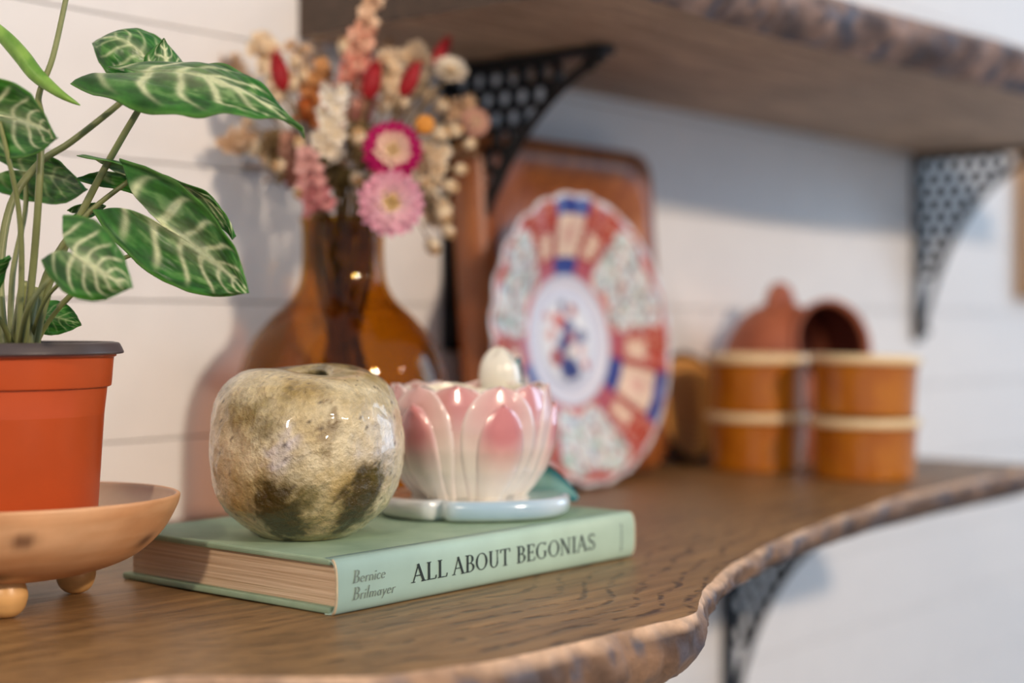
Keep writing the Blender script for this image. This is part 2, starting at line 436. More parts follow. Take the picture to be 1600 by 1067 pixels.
G = {
 'A': (.80, stroke(.10, 0, .38, 1, H_) + stroke(.36, 1, .68, 0, K) + stroke(.20, .36, .54, .36, H_) + serif(.10, .02, .22) + serif(.68, .02, .26)),
 'L': (.62, stroke(.17, 0, .17, 1, K) + serif(.17, .98) + stroke(.05, .025, .54, .025, .05) + stroke(.54, .02, .58, .22, H_)),
 'B': (.66, stroke(.17, 0, .17, 1, K) + stroke(.04, .975, .32, .975, .05) + stroke(.04, .025, .32, .025, .05) + stroke(.17, .52, .34, .52, .05) + arc(.30, .75, .19, .225, 90, -90, K, .05) + arc(.30, .27, .25, .245, 90, -90, K, .05)),
 'O': (.84, arc(.42, .5, .32, .475, 0, 360, K, .05, 30)),
 'U': (.80, stroke(.19, .3, .19, 1, K) + stroke(.63, .3, .63, 1, H_) + arc(.41, .31, .22, .29, 180, 360, K * .8, .05) + serif(.19, .98) + serif(.63, .98)),
 'T': (.72, stroke(.36, 0, .36, 1, K) + stroke(.06, .975, .66, .975, .05) + stroke(.06, .98, .04, .78, H_) + stroke(.66, .98, .68, .78, H_) + serif(.36, .02, .28)),
 'E': (.62, stroke(.17, 0, .17, 1, K) + stroke(.05, .975, .52, .975, .05) + stroke(.05, .025, .54, .025, .05) + stroke(.17, .52, .42, .52, .05) + stroke(.52, .98, .52, .80, H_) + stroke(.54, .02, .58, .22, H_) + stroke(.42, .43, .42, .61, H_)),
 'G': (.84, arc(.43, .5, .33, .475, 48, 318, K, .05, 26) + stroke(.66, .12, .66, .43, K * .9) + serif(.66, .44, .24) + stroke(.66, .82, .68, .99, H_)),
 'N': (.84, stroke(.16, 0, .16, 1, H_) + stroke(.14, 1, .66, 0, K) + stroke(.66, 0, .66, 1, H_) + serif(.14, .02, .2) + serif(.10, .98, .18) + serif(.66, .98, .2)),
 'I': (.36, stroke(.18, 0, .18, 1, K) + serif(.18, .98, .28) + serif(.18, .02, .28)),
 'S': (.60, arc(.29, .745, .18, .23, 30, 250, .10, .06) + arc(.29, .265, .20, .24, 110, -150, .10, .06) + stroke(.22, .55, .37, .46, .13) + stroke(.46, .80, .48, .97, H_) + stroke(.08, .03, .10, .22, H_)),
 'e': (.42, arc(.21, .24, .15, .215, 10, 320, .08, .05, 16) + stroke(.07, .26, .36, .28, .045)),
 'r': (.36, stroke(.12, 0, .12, .46, .085) + arc(.26, .30, .12, .15, 160, 50, .07, .06, 8)),
 'n': (.48, stroke(.10, 0, .10, .46, .085) + arc(.24, .30, .13, .14, 180, 0, .07, .05, 10) + stroke(.37, 0, .37, .31, .085)),
 'm': (.74, stroke(.10, 0, .10, .46, .085) + arc(.23, .30, .12, .14, 180, 0, .07, .05, 10) + stroke(.35, 0, .35, .31, .085) + arc(.48, .30, .12, .14, 180, 0, .07, .05, 10) + stroke(.61, 0, .61, .31, .085)),
 'i': (.24, stroke(.11, 0, .11, .46, .085) + stroke(.11, .62, .11, .71, .09)),
 'c': (.40, arc(.21, .24, .15, .215, 45, 315, .08, .05, 16)),
 'l': (.24, stroke(.11, 0, .11, .98, .085)),
 'a': (.46, arc(.20, .23, .14, .21, 0, 360, .08, .05, 18) + stroke(.36, 0, .36, .46, .085)),
 'y': (.46, stroke(.08, .46, .22, .02, .085) + stroke(.40, .46, .14, -.28, .06)),
}
def lettering(name, text, x0, x1, zb, zt, mat, shear=0.0, wt=1.0):
    tot = sum(G[c][0] for c in text); sx = (x1 - x0) / tot; h = zt - zb
    v, f = [], []; cx = x0
    for ch in text:
        wd, quads = G[ch]
        for q in quads:
            o = len(v)
            for (a, c) in q:
                z = zb + c * h; x = cx + a * sx + shear * c * h
                v.append((x - BX0, spine_y(z) - 0.00022, z))
            f.append((o, o + 1, o + 2, o + 3))
        cx += wd * sx
    o = mesh(name, v, f, mat, bk, False)
    sd = o.modifiers.new('ink', 'SOLIDIFY'); sd.thickness = 0.0001; sd.offset = 0
    return o
lettering('title_lettering', 'ALL', .4896, .5134, .0083, .0163, M_ink)
lettering('title_lettering', 'ABOUT', .5164, .5574, .0083, .0163, M_ink)
lettering('title_lettering', 'BEGONIAS', .5617, .6246, .0082, .0163, M_ink)
lettering('author_lettering', 'Bernice', .4535, .4732, .0128, .0182, M_ink2, 0.22)
lettering('author_lettering', 'Brilmayer', .4535, .4792, .0056, .0110, M_ink2, 0.22)
v, f = [], []
for (a, c) in ((.0045, .0075), (.0080, .0098), (.0103, .0128), (.0132, .0158), (.0163, .0190)):
    o = len(v)
    for (x, z) in ((.6466, a), (.6474, a), (.6474, c), (.6466, c)): v.append((x - BX0, spine_y(z) - 0.0002, z))
    f.append((o, o + 1, o + 2, o + 3))
mesh('publisher_mark', v, f, M_ink2, bk, False)

# ================================================================ round stoneware pot on the book
CX, CY, RP, HP = 0.486, 0.533, 0.0448, 0.0778
rp = thing('bud_vase', 'squat round olive and tan glazed stoneware pot on the green book', 'vase', (CX, CY, BT + 0.0002))
cd = math.atan2(-CY, -CX)                     # the side with the painted blotches
BLOT = [  # (angle offset deg, height 0..1, angular size, height size, colour, strength)
    (-30, .74, 12, .09, (98, 78, 30), .8), (-14, .89, 5, .06, (104, 84, 34), .9), (2, .88, 9, .025, (112, 90, 40), .7), (14, .76, 4, .13, (108, 80, 28), .9), (13, .58, 3, .08, (120, 92, 40), .6), (-28, .66, 5, .05, (70, 52, 24), .7),
    (-48, .78, 14, .14, (120, 106, 62), .6), (-13, .53, 9, .13, (196, 186, 186), .9), (52, .56, 17, .16, (206, 200, 196), .9), (-5, .38, 14, .10, (168, 158, 126), .7), (5, .10, 18, .055, (186, 160, 124), 1.0), (-48, .10, 16, .05, (176, 152, 122), .8),
    (24, .36, 14, .10, (208, 178, 108), .7), (-50, .28, 16, .10, (168, 134, 72), .6),
    (-14, .22, 24, .19, (128, 108, 44), .8), (36, .26, 20, .21, (130, 106, 40), .8), (-36, .74, 22, .14, (136, 118, 58), .7), (-4, .26, 15, .09, (104, 90, 28), 1.0),
    (-18, .19, 16, .14, (62, 48, 2), 3.0), (-22, .08, 11, .05, (62, 46, 2), 2.0), (38, .26, 12, .15, (62, 48, 2), 3.0), (30, .13, 10, .07, (58, 42, 2), 2.0), (46, .36, 9, .06, (86, 72, 12), 1.6)]
def stone(p, i, a):
    q = p.copy(); t = p.z / HP
    d = Vector((p.x, p.y, 0))
    k = 1 + 0.030 * fbm((math.cos(a), math.sin(a), t * 1.6), 1.1, 4.0) + 0.018 * fbm((math.cos(a), math.sin(a), t * 2), 3.2, 1.0)
    k *= 1 + 0.010 * math.cos(3 * (a - cd) + .7) 
    q.x *= k; q.y *= k
    q.z += (0.0016 * math.sin(a + 0.6) + 0.0012 * math.cos(2 * a)) * sstep(.55, 1, t)
    n_ = 0.00045 * fbm(p, 170, 2, 3)
    return q + Vector((math.cos(a), math.sin(a), 0)) * n_
outer = smooth_prof([(0.0, 0.0015), (0.017, 0.0006), (0.0190, 0.0), (0.0215, 0.0010), (0.0285, 0.0052), (0.0385, 0.0150), (0.0438, 0.0290), (0.0450, 0.0425), (0.0430, 0.0580), (0.0385, 0.0685), (0.0330, 0.0738), (0.0255, 0.0772), (0.0150, 0.0776), (0.0118, 0.0762), (0.0108, 0.0725), (0.0250, 0.060), (0.036, 0.040), (0.028, 0.015), (0.0, 0.0065)], 9)
v, f = lathe(outer, 160, stone)
cols = []
for p in v:
    a = math.degrees(math.atan2(p.y, p.x) - cd); a = (a + 180) % 360 - 180; t = p.z / HP
    j = 1.0 + 0.5 * fbm(p, 150, 3.0); base = mix(lin((176, 150, 92)), lin((222, 206, 166)), 0.5 + 0.8 * fbm(p, 60, 6.0))
    ja = a + 9 * fbm(p, 75, 9.0) + 6 * fbm(p, 300, 2.0); jt = t + 0.06 * fbm(p, 75, 12.0) + 0.05 * fbm(p, 300, 7.0)
    c = base
    for (ba, bt_, sa, st, cc, s) in BLOT:
        w = s * math.exp(-(((ja - ba) / sa) ** 2 + ((jt - bt_) / st) ** 2) ** 1.2) * (0.85 + 0.5 * fbm(p, 240, 5.0))
        c = mix(c, lin(cc), min(w, .96))
    if abs(a) > 85:                               # the unseen side carries blotches as well
        w = sstep(0.12, 0.5, fbm(p, 40, 21.0)); c = mix(c, lin((84, 66, 20)), w * 0.8)
    sp = fbm(p, 420, 15.0, 2)
    if sp > 0.66: c = mix(c, lin((60, 42, 26)), 0.8)
    cols.append(c)
M_stone = painted('speckled_stoneware_glaze', 0.30, 330, 0.20, 0.9, 0.0020, coat=0.7, coatr=0.05)
mesh('pot_body', v, f, M_stone, rp, cols=cols)

# ================================================================ lotus planter on the book
LX, LY = 0.600, 0.532
lp = thing('lotus_planter', 'glossy pink and white lotus-shaped ceramic planter on the green book', 'planter', (LX, LY, BT + 0.0002))
ld = math.atan2(-LY, -LX)
M_glaze = painted('pearl_pottery_glaze', 0.22, 60, 0.04, 0.08, 0.001, coat=1.0, coatr=0.03, sss=0.05)
WHITE_, PINK_, CREAM_ = lin((236, 226, 212)), lin((206, 128, 126)), lin((236, 228, 206))
def bowl_r(t): return interp(t, [(0, .0235), (.1, .0290), (.25, .0352), (.45, .0400), (.65, .0418), (.85, .0412), (1.0, .0392), (1.2, .0375)])
ZB, ZH = 0.0090, 0.0575
def petal(name, ac, hw, z0, z1, lift, tip, tint, pinkmid, parent, rimlip=0.0):
    nu, nv = 28, 21; v, c = [], []
    for i in range(nu):
        t = i / (nu - 1); s = t
        wdt = hw * (math.sin(math.pi * min(1, 0.24 + 0.30 * t)) ** 0.8) * (1 - s ** tip) ** 0.52 if t < 1 else 0.0
        if t == 1: wdt = hw * 0.015
        z = z0 + (z1 - z0) * t
        for j in range(nv):
            u = -1 + 2 * j / (nv - 1)
            a = ac + R(wdt) * u
            ridge = math.exp(-((abs(u) - .86) / .12) ** 2) * 0.0007
            r = bowl_r((z - ZB) / ZH) + lift * (1 - abs(u) ** 3) * (1 - 0.3 * t) + ridge + 0.0009 * (1 - u * u)
            if abs(u) > .97: r -= lift * 0.9 + 0.0012
            r += rimlip * sstep(.8, 1, t) * -1
            v.append(Vector((r * math.cos(a), r * math.sin(a), z)))
            k = sstep(.05, .95, t) * 1.25 * (1 - .45 * abs(u) ** 2) * tint
            k *= 0.55 + 0.5 * math.exp(-((t - pinkmid) / .40) ** 2)
            cc = mix(WHITE_, PINK_, k)
            cc = mix(cc, lin((240, 222, 214)), .75 * math.exp(-((abs(u) - .93) / .09) ** 2))
            c.append(cc)
    o = mesh(name, v, grid_faces(nu, nv), M_glaze, parent, cols=c)
    sd = o.modifiers.new('thick', 'SOLIDIFY'); sd.thickness = 0.0016; sd.offset = -1
    return o
# inner bowl with a scalloped rim
def scal(p, i, a):
    q = p.copy(); t = sstep(.6, 1, (p.z - ZB) / ZH)
    q.z += t * 0.0034 * (abs(math.cos(3 * (a - ld + R(40)))) - .7)
    return q
ip = smooth_prof([(0.0, ZB - 0.001), (0.022, ZB - 0.001), (0.0335, ZB + 0.014), (0.0392, ZB + 0.028), (0.0402, ZB + 0.042), (0.0383, ZB + 0.0545), (0.0374, ZB + 0.0560), (0.0360, ZB + 0.0548), (0.0368, ZB + 0.04), (0.034, ZB + 0.02), (0.0, ZB + 0.004)], 6)
v, f = lathe(ip, 120, scal)
mesh('bowl', v, f, M_glaze, lp, cols=[CREAM_] * len(v))
for k in range(6):                               # inner row, round tips between the outer petals
    petal('inner_petal', ld + R(-10 + 60 * k), 30, ZB, ZB + ZH + 0.0015, 0.0004, 7, .75, .8, lp)
for k in range(6):                               # outer row with a raised smaller petal on each
    o = petal('outer_petal', ld + R(-40 + 62 * k), 35, ZB - 0.001, ZB + ZH + 0.001, 0.0018, 4.0, .62, .75, lp)
    petal('raised_petal', ld + R(-40 + 62 * k), 22, ZB - 0.001, ZB + ZH * .86, 0.0046, 3.4, 1.05, .62, o)
# lily-pad base: wide low dish with a notch, upright rim
bv, bf, bc = [], [], []
SEG = 120
bprof = [(0.0, 0.0008), (0.80, 0.0), (0.93, 0.0006), (0.985, 0.0030), (1.0, 0.0070), (0.985, 0.0098), (0.95, 0.0108), (0.88, 0.0104), (0.70, 0.0098), (0.0, 0.0102)]
for i, (r, z) in enumerate(bprof):
    for j in range(SEG):
        a = 2 * math.pi * j / SEG; da = (math.degrees(a - ld) + 180) % 360 - 180
        rad = 0.0455 + 0.0085 * math.exp(-((da - 65) / 40) ** 2) + 0.004 * math.exp(-((da + 75) / 35) ** 2)
        notch = math.exp(-((da + 22) / 5.0) ** 2) * 1.5
        rad *= 1 - 0.10 * notch
        bv.append(Vector((r * rad * math.cos(a), r * rad * math.sin(a), z)))
        c = lin((226, 232, 232)); c = mix(c, lin((150, 186, 208)), (.8 * sstep(-22, -5, da) * sstep(80, 30, da)) * sstep(.9, .99, r) * (1 if z > .002 else .3))
        c = mix(c, lin((120, 170, 160)), .7 * sstep(55, 85, da) * sstep(.5, .95, r)); c = mix(c, lin((200, 190, 172)), .6 * sstep(-20, -40, da))
        bc.append(c)
mesh('lily_pad_base', bv, grid_faces(len(bprof), SEG, True), M_glaze, lp, cols=bc)
# teal leaf turned up at the right of the base
def ceramic_leaf(name, base, tip, side, W, arch, ca_, cb_, parent, thick=0.0022, bow=0.0):
    base, tip, side = Vector(base), Vector(tip), Vector(side).normalized(); ax = tip - base; nrm = ax.cross(side).normalized()
    nu, nv = 22, 13; v, c = [], []
    for i in range(nu):
        t = i / (nu - 1); w = W * (math.sin(math.pi * (0.14 + .86 * t)) ** .75 if t < 1 else 0.01)
        for j in range(nv):
            u = -1 + 2 * j / (nv - 1)
            v.append(base + ax * t + side * (w * u) + nrm * (arch * 4 * t * (1 - t) + bow * u * u))
            c.append(mix(ca_, cb_, min(1, sstep(.05, .9, abs(u)) * .8 + .55 * t)))
    o = mesh(name, v, grid_faces(nu, nv), M_glaze, parent, cols=c)
    sd = o.modifiers.new('thick', 'SOLIDIFY'); sd.thickness = thick; sd.offset = 0
    return o
rv = Vector((0.643, -0.766, 0)); fw = Vector((0.766, 0.643, 0)); up = Vector((0, 0, 1))
TEAL, TEALD = lin((150, 188, 168)), lin((22, 98, 96))
ceramic_leaf('teal_leaf', rv * 0.020 + fw * 0.030 + up * 0.010, rv * 0.0575 + fw * 0.020 + up * 0.0045, (fw * .75 + up * .55), 0.0150, 0.008, TEAL, TEALD, lp)
ceramic_leaf('teal_leaf', rv * 0.032 + fw * 0.030 + up * 0.012, rv * 0.036 + fw * 0.046 + up * 0.062, rv, 0.010, 0.003, TEAL, TEALD, lp)
# bud rising at the back with a green sepal
bd = smooth_prof([(0.0, 0.0), (0.0060, 0.002), (0.0105, 0.010), (0.0118, 0.020), (0.0105, 0.029), (0.0068, 0.035), (0.0022, 0.0378), (0.0, 0.038)], 6)
v, f = lathe(bd, 40, lambda p, i, a: p * (1 + 0.03 * math.cos(3 * a)))
bo = mesh('bud', v, f, M_glaze, lp, cols=[mix(lin((196, 204, 170)), lin((232, 226, 208)), sstep(.004, .02, p.z)) for p in v])
bo.location = rv * 0.0165 + fw * 0.0430 + up * 0.0470; bo.rotation_euler = (0, R(-4), 0)
ceramic_leaf('sepal', rv * 0.0295 + fw * 0.040 + up * 0.042, rv * 0.0255 + fw * 0.044 + up * 0.0800, (rv * .5 + fw * .8), 0.0085, 0.004, TEAL, TEALD, lp, 0.0018)
ceramic_leaf('sepal', rv * 0.0060 + fw * 0.042 + up * 0.040, rv * 0.0085 + fw * 0.047 + up * 0.0730, (rv * -.3 + fw * .9), 0.0060, 0.003, TEAL, lin((110, 150, 110)), lp, 0.0018)
# ================================================================ footed wooden bowl
WX, WY = 0.371, 0.602
M_bowl = painted('turned_pale_wood', 0.45, 40, 0.10, 0.08, 0.0008)
wb = thing('footed_bowl', 'shallow turned wooden bowl on ball feet, holding the orange plant pot', 'bowl', (WX, WY, 0))
bp_ = smooth_prof([(0.0, 0.0122), (0.020, 0.0124), (0.040, 0.0150), (0.056, 0.0205), (0.0675, 0.0300), (0.0740, 0.0405), (0.0758, 0.0460), (0.0752, 0.0474), (0.0738, 0.0470), (0.0715, 0.0420), (0.062, 0.0310), (0.048, 0.0225), (0.030, 0.0188), (0.0, 0.0180)], 7)
def bowlfn(p, i, a):
    q = p.copy(); q.z += 0.0014 * math.cos(a + 2.2) * sstep(0.03, 0.07, math.hypot(p.x, p.y)); return q
v, f = lathe(bp_, 120, bowlfn)
wd = math.atan2(-WY, -WX); cols = []
KNOT = [(6, .0365, 4.0, .0035), (-6, .0365, 3, .003), (-3, .0195, 6, .0025), (60, .030, 5, .003), (150, .034, 6, .003)]
npr = len(bp_)
for k, p in enumerate(v):
    i = k // 120; a = (math.degrees(math.atan2(p.y, p.x) - wd) + 180) % 360 - 180
    inside = i > npr * 0.60
    c = mix(lin((206, 148, 100)), lin((230, 180, 134)), .5 + .8 * fbm((p.x, p.y, p.z * 7), 22, 2.0))
    if inside: c = mix(c, lin((196, 182, 162)), .75)
    else:
        for (ka, kz, sa, sz) in KNOT:
            c = mix(c, lin((88, 50, 34)), .85 * math.exp(-(((a - ka) / sa) ** 2 + ((p.z - kz) / sz) ** 2) ** 1.3))
    cols.append(c)
mesh('bowl_shell', v, f, M_bowl, wb, cols=cols)
fp = smooth_prof([(0.0, 0.0), (0.0042, 0.0006), (0.0074, 0.0035), (0.0090, 0.0085), (0.0082, 0.0130), (0.0060, 0.0165), (0.0, 0.0168)], 5)
v, f = lathe(fp, 32); foot = None
M_foot = plain('ball_foot_wood', (222, 172, 108), 0.38, 0.12, 40, stretch=(1, 1, 6))
for (x, y) in ((0.3545, 0.5735), (0.4075, 0.6015), (0.352, 0.634)):
    if foot is None: foot = mesh('ball_foot', v, f, M_foot, wb, loc=(x - WX, y - WY, 0))
    else: share(foot, 'ball_foot', wb, Matrix.Translation((x - WX, y - WY, 0)))

# ================================================================ potted arrowhead plant
pp = thing('potted_plant', 'arrowhead plant with white-veined green leaves in an orange plastic pot', 'potted plant', (WX, WY, 0.0184))
M_pot = plain('orange_plastic', (196, 82, 36), 0.33, 0.10, 25, 0.03)
pz = 0.0184
pot_ = [(0.0, 0), (0.0375, 0), (0.0388, 0.0012), (0.0438, 0.0945 - pz), (0.0441, 0.0950 - pz), (0.0458, 0.0952 - pz), (0.0462, 0.0958 - pz), (0.0472, 0.1078 - pz), (0.0474, 0.1082 - pz), (0.0482, 0.1084 - pz), (0.0484, 0.1088 - pz), (0.0483, 0.1104 - pz), (0.0478, 0.1108 - pz), (0.0462, 0.1106 - pz), (0.0425, 0.06), (0.0385, 0.02), (0.0, 0.015)]
v, f = lathe(pot_, 96); po = mesh('pot', v, f, M_pot, pp); bevel(po, 0.0004, 2)
lip = smooth_prof([(0.0464, 0.1092 - pz), (0.0508, 0.1096 - pz), (0.0515, 0.1102 - pz), (0.0512, 0.1112 - pz), (0.0496, 0.1142 - pz), (0.0480, 0.1145 - pz), (0.0470, 0.1136 - pz), (0.0452, 0.1020 - pz), (0.0440, 0.0950 - pz)], 4)
v, f = lathe(lip, 96); mesh('liner_rim', v, f, plain('dark_grey_plastic', (78, 68, 66), 0.4, 0.15, 60), pp)
v, f = lathe([(0.0446, 0.0), (0.03, 0.0018), (0.012, 0.003), (0.0, 0.0034)], 48, lambda p, i, a: p + Vector((0, 0, 0.0016 * fbm(p, 160, 3) if i else 0)))
mesh('soil', v, f, plain('potting_soil', (52, 38, 28), 0.95, 0.5, 300, 0.8), pp, loc=(0, 0, 0.1075 - pz))
LEAVES = [
    ((0.4049, 0.5364, 0.228), (0.4244, 0.4666, 0.2005), (-0.496, -0.549, -0.672), 0.25, 0.55, 0.13, 0.45, 1.15),
    ((0.4324, 0.5737, 0.2375), (0.4166, 0.6003, 0.2507), (0.688, 0.009, 0.726), 0.55, 0.25, 0.35, 0.5, 0.6),
    ((0.4303, 0.5607, 0.2313), (0.4313, 0.5672, 0.2512), (0.918, -0.398, 0.0), 0.75, 0.15, -0.1, 0.6, 1.0),
    ((0.4074, 0.5335, 0.163), (0.4157, 0.4925, 0.1353), (0.132, -0.711, 0.691), 0.44, 0.72, 0.1, 0.2, 1.25),
    ((0.4075, 0.5598, 0.1867), (0.4289, 0.5157, 0.1595), (-0.303, -0.878, 0.372), 0.2, 0.38, 0.2, 0.55, 1.0),
    ((0.3565, 0.5241, 0.1496), (0.3639, 0.4998, 0.1366), (0.202, -0.555, 0.807), 0.6, 0.6, 0.05, 0.15, 1.4),
    ((0.3751, 0.5487, 0.1456), (0.3816, 0.5409, 0.1328), (0.692, -0.502, -0.518), 0.45, 0.2, 0.05, 0.2, 0.3),
    ((0.394, 0.6039, 0.1266), (0.4042, 0.5917, 0.1223), (0.22, 0.185, 0.958), 0.55, 0.3, 0.06, 0.25, 0.25),
    ((0.4022, 0.633, 0.1935), (0.4117, 0.5983, 0.1836), (-0.388, -0.326, 0.862), 0.42, 0.55, 0.08, 0.3, 0.35),
    ((0.35, 0.5707, 0.2084), (0.3598, 0.5436, 0.1982), (-0.21, -0.311, 0.927), 0.58, 0.6, 0.15, 0.25, 1.1),
    ((0.3454, 0.584, 0.1362), (0.3561, 0.5713, 0.1504), (0.101, -0.632, 0.768), 0.45, 0.3, 0.05, 0.2, 0.2),
    ((0.4033, 0.5928, 0.1726), (0.4114, 0.5832, 0.1755), (-0.214, -0.494, 0.843), 0.35, 0.3, 0.1, 0.4, 0.8),
]
PETIOLES = [
    ([(0.3789, 0.5924, 0.1117), (0.3848, 0.5868, 0.1411), (0.3978, 0.5714, 0.1831), (0.4083, 0.5526, 0.2175), (0.4093, 0.5422, 0.2258)], 0.00154),
    ([(0.3739, 0.6045, 0.1108), (0.3752, 0.6107, 0.1442), (0.3829, 0.614, 0.1759), (0.395, 0.6105, 0.195), (0.4061, 0.6019, 0.2052), (0.4209, 0.5874, 0.2221), (0.4312, 0.5751, 0.2366)], 0.00168),
    ([(0.3768, 0.5901, 0.1118), (0.3815, 0.5846, 0.1438), (0.393, 0.5739, 0.1684), (0.4073, 0.56, 0.1853)], 0.00129),
    ([(0.3847, 0.5994, 0.1116), (0.3895, 0.5905, 0.1271), (0.3966, 0.5697, 0.1452), (0.4113, 0.5553, 0.1551), (0.417, 0.5516, 0.1608)], 0.00098),
    ([(0.3705, 0.5852, 0.1116), (0.3705, 0.5774, 0.1461), (0.3695, 0.5709, 0.1811), (0.373, 0.5745, 0.2089), (0.3751, 0.5797, 0.2205), (0.3802, 0.5768, 0.2374), (0.3858, 0.5748, 0.2642), (0.3897, 0.5748, 0.2802)], 0.0014),
    ([(0.3663, 0.5824, 0.1117), (0.3646, 0.5767, 0.1459), (0.3611, 0.5731, 0.1699), (0.3546, 0.57, 0.1907), (0.3504, 0.5703, 0.2062)], 0.00112),
    ([(0.3853, 0.6065, 0.1112), (0.3918, 0.6065, 0.1209), (0.3995, 0.6021, 0.1301), (0.4025, 0.5937, 0.1376)], 0.00154),
    ([(0.3837, 0.6162, 0.1105), (0.39, 0.6242, 0.1448), (0.3994, 0.6286, 0.1747), (0.4022, 0.633, 0.1929)], 0.00126),
    ([(0.3639, 0.5776, 0.1118), (0.3552, 0.5568, 0.1295), (0.3623, 0.5515, 0.1413), (0.3667, 0.54, 0.1491)], 0.00112),
    ([(0.3681, 0.5881, 0.1111), (0.3587, 0.5838, 0.1243), (0.3454, 0.584, 0.1362)], 0.00112),
    ([(0.3815, 0.5955, 0.1116), (0.3876, 0.596, 0.1328), (0.3981, 0.596, 0.1587), (0.4033, 0.5928, 0.1721)], 0.00084),
    ([(0.3776, 0.5923, 0.1117), (0.3737, 0.5736, 0.1325), (0.3749, 0.5567, 0.1431), (0.3798, 0.5555, 0.1459)], 0.00084),
    ([(0.3796, 0.6055, 0.1107), (0.3751, 0.5953, 0.1243), (0.3737, 0.5892, 0.1409)], 0.00252),
    ([(0.3741, 0.5888, 0.111), (0.3751, 0.5875, 0.1243), (0.379, 0.5876, 0.1382)], 0.00252),
    ([(0.3802, 0.5924, 0.1109), (0.3816, 0.5907, 0.1229), (0.3841, 0.5877, 0.1355)], 0.00224),
]
ROLLED_LEAF = [(0.3625, 0.6026, 0.2545), (0.3667, 0.5929, 0.2462), (0.3704, 0.5854, 0.2376), (0.3729, 0.5792, 0.2298), (0.3751, 0.5735, 0.2249), (0.3772, 0.5648, 0.2193), (0.3806, 0.5576, 0.215)]
M_leaf = painted('variegated_leaf', 0.36, 420, 0.10, 0.15, 0.0006, spec=0.5, trans=0.22)
M_stem = plain('green_petiole', (134, 140, 84), 0.45, 0.25, 30, c2=(104, 108, 62))
OFF = Vector((WX, WY, pz))
GD, GM, GL, WV = lin((26, 84, 20)), lin((56, 132, 36)), lin((136, 184, 78)), lin((232, 236, 190))
def arrow_leaf(B, T, side, wr, bk_, arch, fold, white, seed):
    B, T, side = Vector(B) - OFF, Vector(T) - OFF, Vector(side)
    ax = T - B; L = ax.length; e = ax / L
    side = (side - e * side.dot(e)).normalized(); nrm = side.cross(e).normalized()
    if nrm.z < 0: nrm = -nrm
    nu, nv = 130, 81; v, c = [], []
    for i in range(nu):
        u = i / (nu - 1)
        wid = wr * L * (interp(u, [(0, .80), (.10, .95), (.25, 1.0), (.4, .93), (.55, .78), (.7, .57), (.83, .34), (.93, .13), (1, .006)]))
        for j in range(nv):
            s = -1 + 2 * j / (nv - 1); a = abs(s)
            back = bk_ * L * (1 - (1 - a) ** 1.5) * (1 - u) ** 2.6
            ear = 1 - 0.25 * sstep(.75, 1, a) * (1 - u) ** 4
            x = L * u - back; y = math.copysign(a ** (1 + 1.1 * (1 - u) ** 4), s) * wid * ear
            h = arch * L * (4 * u * (1 - u)) - fold * wid * (a ** 1.6) + 0.035 * L * math.sin(7 * u + 2 * s + seed) * a + 0.012 * L * math.sin(26 * u + 3 * s + seed) * a ** 3 + 0.03 * L * fbm((u, s, seed), 2.2, seed)
            h -= 0.35 * back * fold
            v.append(B + e * x + side * y + nrm * h)
            # colour: midrib, lateral veins sweeping to the margin, blotches between
            vw = 0.0
            mw = .10 * (1 - .65 * u); vw += 1.1 * math.exp(-(a / mw) ** 2)
            q = (u + .015 * math.sin(seed * 3 + s)) - .42 * a - (-.06)
            if True:
                ph = (u - 0.40 * a ** 1.1 + .02 * math.sin(9 * a + seed + (2 if s > 0 else 0)))
                fr = ph / 0.19; lw = abs(fr - round(fr)); k = round(fr)
                if -4 < k < 7:
                    vw += (1.0 if k % 2 == 0 else .75) * math.exp(-(lw / (.135 - .05 * a)) ** 2) * sstep(.94, .62, a)
            halo = math.exp(-(a / .34) ** 2) * sstep(.95, .2, u) * .38
            nz = fbm((u * 3 * L * 14, s * 2, seed), 3.0, seed + 3, 3)
            tex = 0.35 * sstep(.1, .45, nz) * sstep(.95, .4, a)
            w_ = min(1, (vw * (.9 + .4 * nz) + halo + tex * .4) * white) * sstep(1.0, .86, a)
            g = mix(GD, GM, .5 + nz)
            g = mix(g, GL, .30 * sstep(.9, 1, a) + .35 * min(1, (vw + tex) * .8))
            c.append(mix(g, WV, max(0, min(.93, w_ * .85))))
    return v, grid_faces(nu, nv), c
for k, (B, T, s_, wr, bk_, ar, fo, wh) in enumerate(LEAVES):
    v, f, c = arrow_leaf(B, T, s_, wr, bk_, ar, fo, wh, 1.7 * k + .3)
    o = mesh('leaf', v, f, M_leaf, pp, cols=c)
    sd = o.modifiers.new('thick', 'SOLIDIFY'); sd.thickness = 0.0004; sd.offset = 0
def smooth_path(pts, n=6):
    return smooth_prof([tuple(p) for p in pts], n)
for (pts, r) in PETIOLES:
    sp = smooth_path([Vector(p) - OFF for p in pts]); n_ = len(sp)
    mesh('stem', *tube_geo(sp, [r * (1.25 - .45 * i / n_) for i in range(n_)], 8), M_stem, pp)
sp = smooth_path([Vector(p) - OFF for p in ROLLED_LEAF]); n_ = len(sp)
v, f = tube_geo(sp, [max(.0003, .0042 * math.sin(math.pi * min(1, .12 + .88 * (i / (n_ - 1)))) ** .7 * (1 - .35 * (i / n_)) ) for i in range(n_)], 12)
mesh('rolled_leaf', v, f, painted('young_leaf', 0.4, 60, .15, trans=.2), pp, cols=[mix(lin((150, 190, 84)), lin((104, 150, 56)), .5 + fbm(p, 120, 2)) for p in v])

